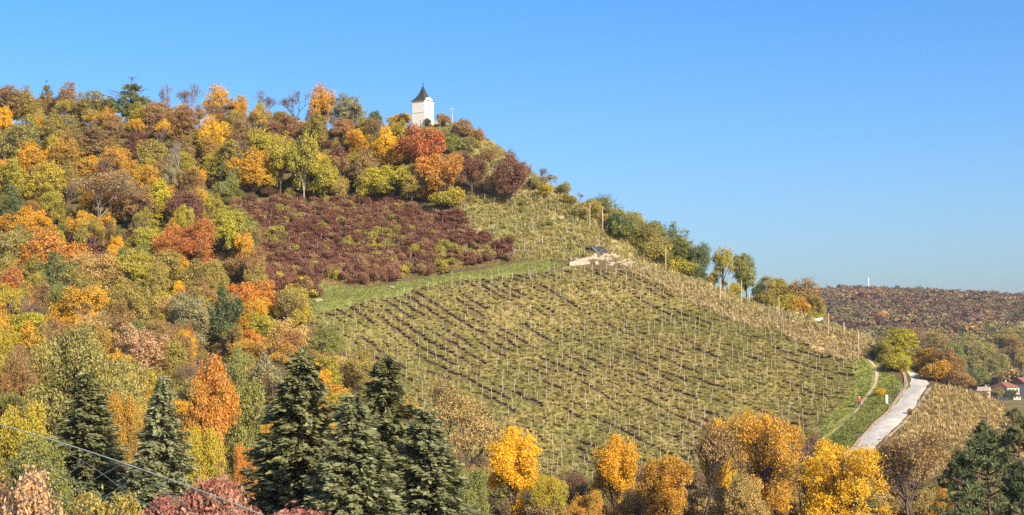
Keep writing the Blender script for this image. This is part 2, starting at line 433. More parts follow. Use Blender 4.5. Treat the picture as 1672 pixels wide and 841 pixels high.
def ribbon(name, pix, width, mat, off, wob=0.0, step=.6, thick=0.0, world=False, side=0.0):
    """a strip laid over the ground along a line of photograph points"""
    P = np.array([q if world else hit(*q) for q in pix])[:, :2]
    seg = np.r_[0, np.cumsum(np.linalg.norm(np.diff(P, axis=0), axis=1))]
    s = np.arange(0, seg[-1], step)
    # smooth the corner points
    cx_ = np.interp(s, seg, P[:, 0]); cy_ = np.interp(s, seg, P[:, 1])
    k = np.ones(9) / 9
    if len(s) > 20:
        cx_ = np.convolve(np.pad(cx_, 4, 'edge'), k, 'valid'); cy_ = np.convolve(np.pad(cy_, 4, 'edge'), k, 'valid')
    t = np.stack([np.gradient(cx_), np.gradient(cy_)], 1); t /= np.linalg.norm(t, axis=1, keepdims=True); nrm = np.stack([-t[:, 1], t[:, 0]], 1)
    W_ = np.interp(s, np.linspace(0, s[-1], len(width)), width) if isinstance(width, (list, tuple)) else np.full(len(s), width)
    W_ = W_ + (vnoise(s / 2.2, s * 0 + 3, 11) - .5) * 2 * wob
    nc = 7; rows = []
    for i in range(nc):
        q = np.stack([cx_, cy_], 1) + nrm * (side + (i / (nc - 1) - .5) * W_)[:, None]
        rows.append(q)
    Q = np.stack(rows, 1); m = len(s)
    zc = Tz(Q[..., 0], Q[..., 1]) + off
    V = np.concatenate([Q, zc[..., None]], -1).reshape(-1, 3)
    ii = np.arange(m * nc).reshape(m, nc)
    fa = np.stack([ii[:-1, :-1], ii[:-1, 1:], ii[1:, 1:], ii[1:, :-1]], -1).reshape(-1, 4)
    me = mesh_from(name, V, fa, 4, True)
    if thick:
        o = add(name, me, mat); mo = o.modifiers.new('t', 'SOLIDIFY'); mo.thickness = thick; mo.offset = -1 if me.polygons[0].normal.z > 0 else 1
        return o
    return add(name, me, mat)
ROAD_PX = [(1360,775),(1405,738),(1450,692),(1482,655),(1502,630),(1500,618),(1492,608)]
road = tag(ribbon('road', ROAD_PX, [3.5,3.6,3.4,3.2,2.8,2.4], ROADM, .07, .38), kind='structure')
e = ribbon('road_edge', ROAD_PX, .55, KERBM, .16, .25, thick=.2, side=2.15); e.parent = road
e = ribbon('road_edge', ROAD_PX[:5], .35, KERBM, .10, .2, thick=.2, side=-2.1); e.parent = road
tag(ribbon('footpath', [(1412,583),(1424,592),(1433,606),(1431,622),(1427,635),(1412,650),(1404,664),(1385,686),(1360,706),(1335,722),(1310,745)], [.5,.55,.45,.5,.3,.2,.15], TRAILM, .05, .15), kind='structure')
tag(ribbon('side_path', [(1478,624),(1472,636),(1466,648),(1459,656)], .5, ROADM, .06, .1), kind='structure')

# ------------------------------------------------------------------ tree shapes
def unit(v): return v / np.maximum(np.linalg.norm(v, axis=-1, keepdims=True), 1e-9)
def rdirs(rng, n, zlo=-1.0):
    z = rng.uniform(zlo, 1, n); a = rng.uniform(0, 2 * math.pi, n); r = np.sqrt(1 - z * z)
    return np.stack([r * np.cos(a), r * np.sin(a), z], 1)
def leaves_at(rng, pos, outd, size, aspect=.55, jitter=1.05):
    n = len(pos)
    nrm = unit(outd * .7 + np.array([[0, 0, .25]]) + rdirs(rng, n) * jitter)
    ax = unit(np.cross(nrm, rdirs(rng, n))); bx = np.cross(nrm, ax)
    s = size * rng.uniform(.65, 1.3, n)[:, None]
    return ax * s, bx * s * aspect
class Proto: pass
def make_tree(seed, R=(3.6, 3.6, 3.4), T=1.6, lobes=11, clumps=420, per=11, leaf=.20, csig=.30, lobe_r=(.22, .50), form='round', bare=.12, zlo=-.85, off=.78, tall=1.0):
    rng = np.random.default_rng(seed); P = Proto()
    R = np.array(R); P.W = 2 * R[0]; P.H = 2 * R[2]; P.T = T
    cen = np.array([0, 0, T + R[2]])
    ld = rdirs(rng, lobes, zlo); lp = ld * rng.uniform(.30, off, lobes)[:, None]; dens_ = rng.uniform(.35, 1.2, lobes); lv = rng.random(lobes)
    if form == 'cone': lp[:, :2] *= (1 - .55 * np.clip(lp[:, 2:3] + .3, 0, 1.2))
    if form == 'flat': lp[:, 2] = lp[:, 2] * .5 + .25
    lr = rng.uniform(*lobe_r, lobes)
    li = rng.choice(lobes, clumps * 3, p=lr ** 2 * dens_ / (lr ** 2 * dens_).sum())
    cd = rdirs(rng, clumps * 3, -.7); cp = lp[li] + cd * np.array([[1, 1, tall]]) * (lr[li] * np.where(rng.random(clumps * 3) < .13, rng.uniform(1.0, 1.38, clumps * 3), rng.uniform(.72, 1.06, clumps * 3)))[:, None]
    dist = np.linalg.norm(cp[:, None] - lp[None], axis=-1) / lr[None]; dist[np.arange(len(li)), li] = 9
    ok = dist.min(1) > .72
    cp, cd, li = cp[ok][:clumps], cd[ok][:clumps], li[ok][:clumps]
    cp = np.clip(cp, -1.2, 1.2)
    n = len(cp); cv = rng.random(n) * .5 + lv[li] * .5; vv = rng.random(n)
    k = rng.integers(int(per * .5), int(per * 1.5) + 1, n); rep = np.repeat(np.arange(n), k); m = len(rep)
    pos = cen + cp[rep] * R + rng.normal(0, csig, (m, 3)) * np.array([1, 1, .7])
    outd = unit(cd[rep] + cp[rep] * .6)
    ax, bx = leaves_at(rng, pos, outd, leaf)
    var = np.stack([rng.random(m), cv[rep], np.clip(vv[rep] * .5 + rng.random(m) * .5, 0, 1)], 1)
    P.crown = leaf_mesh('crown', pos, ax, bx, var)
    # trunk and limbs
    p0, p1, r0, r1 = [], [], [], []
    tr = .05 * R[0] + .05
    top = T + R[2] * .95; prev = np.array([0, 0, -.4]); nn = 6
    for i in range(1, nn + 1):
        q = np.array([rng.normal(0, .08 * i * .5), rng.normal(0, .08 * i * .5), -.4 + (top + .4) * i / nn]); 
        p0.append(prev); p1.append(q); r0.append(tr * (1 - .13 * (i - 1))); r1.append(tr * (1 - .13 * i)); prev = q
    for j in range(lobes):
        a = np.array([0, 0, T * .8 + R[2] * rng.uniform(.1, .7)]); tip = cen + lp[j] * R
        mid = a * .45 + tip * .55 + np.array([0, 0, .25])
        p0 += [a, mid]; p1 += [mid, tip]; r0 += [tr * .5, tr * .28]; r1 += [tr * .28, tr * .1]
        for q in range(5):
            t2 = tip + rdirs(rng, 1, -.2)[0] * lr[j] * R * .9
            p0.append(tip if q % 2 else mid); p1.append(t2); r0.append(tr * .12); r1.append(tr * .04)
    P.trunk = tube_mesh('trunk', p0, p1, r0, r1, 5)
    return P
def branch_tree(seed, W=6.0, H=7.5, depth=5, spread=.55, leafn=0, leaf=.16, base_r=.16, forks=3, rmin=.012, T=1.0):
    """a tree of bare limbs and twigs, with a thin scatter of leaves if asked"""
    rng = np.random.default_rng(seed); P = Proto()
    p0, p1, r0, r1, tips = [], [], [], [], []
    def grow(p, d, L, r, lev):
        q = p.copy(); dd = d.copy()
        for s in range(2):
            dd = unit(dd + rng.normal(0, .13, 3) + np.array([0, 0, .07])); nq = q + dd * L / 2
            p0.append(q); p1.append(nq); r0.append(max(r * (1 - .2 * s), rmin)); r1.append(max(r * (1 - .2 * (s + 1)), rmin)); q = nq
        if lev == 0: tips.append(q); return
        for i in range(forks + (rng.random() < .45)):
            side = unit(np.cross(dd, rdirs(rng, 1)[0])); nd = unit(dd * (1 - spread * .5) + side * spread * rng.uniform(.5, 1.2) + np.array([0, 0, .12]))
            grow(q, nd, L * rng.uniform(.62, .86), r * .6, lev - 1)
    grow(np.array([0, 0, -.3]), np.array([0, 0, 1.]), 1.7, base_r, depth)
    A = np.array(p0); B = np.array(p1); tp = np.array(tips)
    w = np.percentile(np.abs(tp[:, :2]), 97) * 2; h = np.percentile(tp[:, 2], 99)
    sc = np.array([W / w, W / w, H / h]); A *= sc; B *= sc; tp *= sc
    P.W = W; P.T = T; P.H = H - T
    P.trunk = tube_mesh('trunk', A, B, r0, r1, 3)
    P.crown = None
    if leafn:
        n = leafn; i = rng.integers(0, len(tp), n); cl = rng.random(len(tp))
        pos = tp[i] + rng.normal(0, .22, (n, 3)); pos[:, 2] = np.maximum(pos[:, 2], .3)
        ax, bx = leaves_at(rng, pos, unit(tp[i] - np.array([0, 0, H * .45])), leaf)
        P.crown = leaf_mesh('crown', pos, ax, bx, np.stack([rng.random(n), cl[i], rng.random(n)], 1))
    return P
def spruce_tree(seed, W=6.0, H=12.0, levels=34, nb=11, sprays=30, size=.24, droop=.28, power=.85, ragged=.18):
    rng = np.random.default_rng(seed); P = Proto(); P.W = W; P.H = H; P.T = 0.0
    pos, ax, bx, var = [], [], [], []; p0, p1, r0, r1 = [], [], [], []
    R = W / 2
    for i in range(levels):
        t = (i + rng.uniform(-.3, .3)) / levels; t0_ = t; t = min(max(t, 0), .985)
        z = H * (.03 + .95 * t); rad = R * (1 - t) ** power + .10
        for j in range(max(5, int(nb * (1 - .45 * t)))):
            a = rng.uniform(0, 2 * math.pi); L = rad * rng.uniform(1 - ragged * 1.6, 1 + ragged * .5)
            t = min(max(t0_ + rng.uniform(-2.6, 2.6) / levels, 0), .985); z = H * (.03 + .95 * t)
            out = np.array([math.cos(a), math.sin(a), 0]); sd = np.array([-math.sin(a), math.cos(a), 0])
            dz = -droop * L * (1 - t * .8) + t * .25 * L
            n = max(8, int(sprays * (.35 + .65 * L / R)))
            s = rng.uniform(.18, 1, n) ** .8
            curve = dz * s + .16 * L * np.clip(s - .6, 0, 1) ** 1.5
            lat = rng.normal(0, .20, n) * L * (1.08 - s)
            q = out * (s * L)[:, None] + sd * lat[:, None]; q[:, 2] += z + curve + rng.normal(0, .09, n) - np.abs(lat) * .22
            dirv = unit(out * 1.0 + sd * (np.sign(lat) * rng.uniform(.2, .9, n))[:, None] + np.array([[0, 0, -.35]]) * rng.uniform(.2, 1.2, n)[:, None] + rng.normal(0, .22, (n, 3)))
            up = unit(np.array([[0, 0, .7]]) + rng.normal(0, .5, (n, 3)) + out * .8)
            b_ = unit(np.cross(dirv, up)); sz = size * rng.uniform(.6, 1.35, n)[:, None]
            pos.append(q); ax.append(dirv * sz); bx.append(b_ * sz * .42)
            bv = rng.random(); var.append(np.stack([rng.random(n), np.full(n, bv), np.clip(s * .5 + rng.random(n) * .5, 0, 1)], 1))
            p0.append((0, 0, z)); p1.append(out * L * .8 + np.array([0, 0, z + dz * .7])); r0.append(.035); r1.append(.01)
    # leading shoot
    n = 30; zz = rng.uniform(H * .955, H * 1.0, n); q = np.stack([rng.normal(0, .05, n), rng.normal(0, .05, n), zz], 1)
    dv = unit(rdirs(rng, n, .0) + np.array([[0, 0, .9]])); pos.append(q); ax.append(dv * size * .7); bx.append(unit(np.cross(dv, rdirs(rng, n))) * size * .2); var.append(rng.random((n, 3)))
    P.crown = leaf_mesh('crown', np.concatenate(pos), np.concatenate(ax), np.concatenate(bx), np.concatenate(var))
    p0 += [(0, 0, -.4), (0, 0, H * .5)]; p1 += [(0, 0, H * .5), (0, 0, H * .985)]; r0 += [.02 * H + .02, .011 * H]; r1 += [.011 * H, .015]
    P.trunk = tube_mesh('trunk', p0, p1, r0, r1, 5)
    return P
def pine_tree(seed, W=5.5, H=7.0, T=2.0, tufts=190, per=46, size=.22, lobes=9):
    """open crown of needle tufts on crooked limbs"""
    rng = np.random.default_rng(seed); P = Proto(); P.W = W; P.H = H; P.T = T
    p0, p1, r0, r1 = [], [], [], []; tp = []
    prev = np.array([0, 0, -.4]); top = T + H * .96
    spine = [np.array([rng.normal(0, .12), rng.normal(0, .12), z_]) for z_ in np.linspace(-.4, top, 9)]
    spine[0][:2] = 0
    for a, b in zip(spine[:-1], spine[1:]): p0.append(a); p1.append(b)
    r0 += list(np.linspace(.2, .05, 8)); r1 += list(np.linspace(.185, .03, 8))
    for j in range(lobes * 5):
        t = rng.uniform(.05, 1.0); z_ = T + H * t * .93; k = np.interp(z_, [s[2] for s in spine], range(9)); a = spine[int(k)] * (1 - k % 1) + spine[min(int(k) + 1, 8)] * (k % 1)
        L = W / 2 * math.sin(math.pi * min(1, .22 + .74 * t) ** .9) * rng.uniform(.6, 1.1) + .2
        an = rng.uniform(0, 6.283); d = np.array([math.cos(an), math.sin(an), rng.uniform(-.05, .45)])
        e = a + d * L; p0.append(a); p1.append(e); r0.append(.05); r1.append(.015)
        for q in range(max(2, int(tufts / (lobes * 5)))):
            s = rng.uniform(.4, 1.05); tp.append(a + d * L * s + rng.normal(0, .22, 3) * np.array([1, 1, .6]) + np.array([0, 0, .1]))
    tp = np.array(tp); tp[:, 2] = np.minimum(tp[:, 2], T + H)
    i = np.repeat(np.arange(len(tp)), per); n = len(i)
    dv = unit(rdirs(rng, n, -.35) + np.array([[0, 0, .25]])); sz = size * rng.uniform(.6, 1.2, n)[:, None]
    pos = tp[i] + dv * sz * rng.uniform(.4, 1.3, (n, 1))
    cl = rng.random(len(tp))
    P.crown = leaf_mesh('crown', pos, dv * sz, unit(np.cross(dv, rdirs(rng, n))) * sz * .17, np.stack([rng.random(n), cl[i], rng.random(n)], 1))
    P.trunk = tube_mesh('trunk', p0, p1, r0, r1, 5)
    return P

PR = {}
# far trees (200 to 400 m away) have leaf sprays of 0.2 m, near ones fine leaves
PR['r'] = [make_tree(10 + i, R=(3.5, 3.5, 3.6 + .3 * (i % 3)), T=1.2, lobes=22 + i % 4 * 4, clumps=760, per=17, leaf=.125, csig=.24, lobe_r=(.15, .36), off=.92, tall=1.35) for i in range(8)]
PR['o'] = [make_tree(30 + i, R=(2.6, 2.6, 3.9), T=1.2, lobes=24, clumps=720, per=17, leaf=.125, csig=.24, lobe_r=(.16, .36), off=.9, tall=1.1) for i in range(4)]
PR['c'] = [make_tree(40 + i, R=(1.9, 1.9, 4.4), T=.8, lobes=15, clumps=420, per=11, leaf=.18, lobe_r=(.30, .45), form='cone') for i in range(2)]
PR['s'] = [make_tree(50 + i, R=(2.2, 2.2, 1.7), T=.05, lobes=12, clumps=480, per=15, leaf=.10, csig=.20, zlo=-.9) for i in range(4)]
PR['g'] = [make_tree(60 + i, R=(3.4, 3.4, 3.3), T=1.4, lobes=12, clumps=300, per=18, leaf=.125, csig=.28, lobe_r=(.20, .34)) for i in range(3)]   # gappy
PR['t'] = [branch_tree(70 + i, 6.5, 7.5, depth=5, leafn=5200, leaf=.11) for i in range(3)]                                                    # twiggy, half bare
PR['b'] = [branch_tree(80 + i, 5.0, 7.5, depth=5, spread=.45, leafn=0) for i in range(3)]                                                      # bare
PR['p'] = [pine_tree(90 + i, 6.0, 4.8, 1.8, tufts=230, per=30, size=.26) for i in range(2)]
PR['R'] = [make_tree(110 + i, R=(3.2, 3.2, 3.3), T=1.2, lobes=24 + 3 * i, clumps=1500, per=19, leaf=.086, csig=.21, lobe_r=(.15, .36), off=.92, tall=1.2, zlo=-1.0) for i in range(3)]
PR['O'] = [make_tree(120 + i, R=(2.5, 2.5, 4.0), T=1.0, lobes=28, clumps=1500, per=19, leaf=.086, csig=.21, lobe_r=(.15, .34), off=.9, tall=1.0, zlo=-1.0) for i in range(2)]
PR['S'] = [make_tree(130 + i, R=(2.2, 2.2, 1.8), T=.05, lobes=12, clumps=900, per=13, leaf=.085, csig=.15, lobe_r=(.26, .42), zlo=-.9) for i in range(2)]
PR['L'] = [make_tree(136 + i, R=(2.2, 2.2, 1.9), T=.05, lobes=20, clumps=520, per=13, leaf=.125, csig=.24, lobe_r=(.16, .40), zlo=-.9, off=.95) for i in range(2)]     # close shrub with large leaves
PR['Q'] = [make_tree(146, R=(6, 6, 5), T=1.5, lobes=40, clumps=2900, per=16, leaf=.12, csig=.30, lobe_r=(.12, .30), off=.92, tall=1.1, zlo=-1.0), make_tree(147, R=(5.5, 5.5, 5), T=1.2, lobes=44, clumps=2100, per=16, leaf=.11, csig=.30, lobe_r=(.09, .27), off=.98, tall=1.1, zlo=-1.0)]
PR['T'] = [branch_tree(140 + i, 6.0, 7.5, depth=6, leafn=5200, leaf=.085, rmin=.009) for i in range(2)]
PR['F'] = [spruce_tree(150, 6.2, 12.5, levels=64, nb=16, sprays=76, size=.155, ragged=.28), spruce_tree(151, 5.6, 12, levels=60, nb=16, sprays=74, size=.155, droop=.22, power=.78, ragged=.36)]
PR['f'] = [spruce_tree(155, 5.2, 9.5, levels=40, nb=12, sprays=28, size=.28, ragged=.28)]
PR['P'] = [pine_tree(160 + i, 5.2, 7.2, 1.6, tufts=330, per=42, size=.20, lobes=11) for i in range(2)]
PR['v'] = [make_tree(170 + i, R=(.85, .85, .62), T=.15, lobes=9, clumps=80, per=13, leaf=.095, csig=.16, zlo=-.6) for i in range(4)]            # grapevine bush

rnd = random.Random(4)
COUNT = 0
NAMES = dict(r='broadleaf_tree', o='broadleaf_tree', c='columnar_tree', s='bush', g='broadleaf_tree', t='twiggy_tree', b='bare_tree', p='pine_tree', R='broadleaf_tree', O='broadleaf_tree', S='bush', L='bush', Q='broadleaf_tree', T='twiggy_tree', F='spruce_tree', f='spruce_tree', P='pine_tree')
PLACED = []; PLACED_AT = []
def plant(px, py, w, h, kind, pal, label, d=None, group=None, bark=None, var=None):
    """crown centre and size in photograph pixels; the tree is stood on the ground where that crown would be, or at distance d"""
    P = PR[kind][rnd.randrange(len(PR[kind])) if var is None else var]
    if d is None:
        if kind in 'rogt': w, h = w * 1.10, h * 1.22; py -= h * .03
        a, b_ = ray(px, py); dd = np.arange(150, 420, .5); ppm = F / dd
        need = (h / ppm) * (P.T + P.H / 2) / P.H
        g = b_ * dd - Tz(a * dd, dd) - need
        k = np.argmax(g <= 0) if (g <= 0).any() else int(np.argmin(g)); d = dd[k]
    cx_, cy_, cz = pt(px, py, d); gz = float(Tz(cx_, cy_))
    sx = w * d / F / P.W; sz = h * d / F / P.H
    zc = cz - gz; zc = max(zc, sz * P.H * .4)
    return stand(kind, P, cx_, cy_, gz, sx, sz, zc, pal, label, group, bark)
def stand(kind, P, x_, y_, gz, sx, sz, zc, pal, label, group=None, bark=None):
    nm = NAMES[kind]
    root = empty(nm, (x_, y_, gz - .05), rnd.uniform(0, 6.28))
    cat = 'bush' if nm == 'bush' else 'tree'
    tag(root, label, cat, group)
    low = zc - P.H * sz / 2
    if low > .3 * P.H * sz:                       # a tall tree whose foot is hidden: the crown reaches down towards the ground
        if kind in 'tTb': sx *= (zc / ((P.T + P.H / 2) * sz)) ** .6
        else:
            top = zc + P.H * sz / 2; nb_ = max(.10 * top, top - 2.4 * P.H * sz) if kind not in 'Ff' else 0
            s2 = (top - nb_) / P.H
            if kind in 'Ff': sx *= (s2 / sz) ** .95
            sz = s2; zc = (top + nb_) / 2
    nat = (P.T + P.H / 2) * sz
    bk = bark or (BARK if kind not in 'bt' else BARK_RED)
    tw = kind in 'tTb'; an = rnd.uniform(.88, 1.12); lift = 0 if tw else max(zc - nat, 0)
    t = add('trunk', P.trunk, bk, root, (0, 0, lift)); t.scale = (sx, sx, sz * zc / nat if tw else sz)
    if lift > .3: add('stem', tube_mesh('stem', [(0, 0, -.4)], [(0, 0, lift)], [.06 * P.W * sx * .6 + .05], [.05 * P.W * sx * .6 + .04], 6), bk, root)
    if P.crown is not None:
        c = add('crown', P.crown, LM[pal], root, (0, 0, 0 if tw else zc - nat)); c.scale = (sx * an, sx / an, sz * zc / nat if tw else sz)
    PLACED.append((x_, y_, sx * P.W / 2)); PLACED_AT.append((*project(x_, y_, gz + zc), label))
    return root

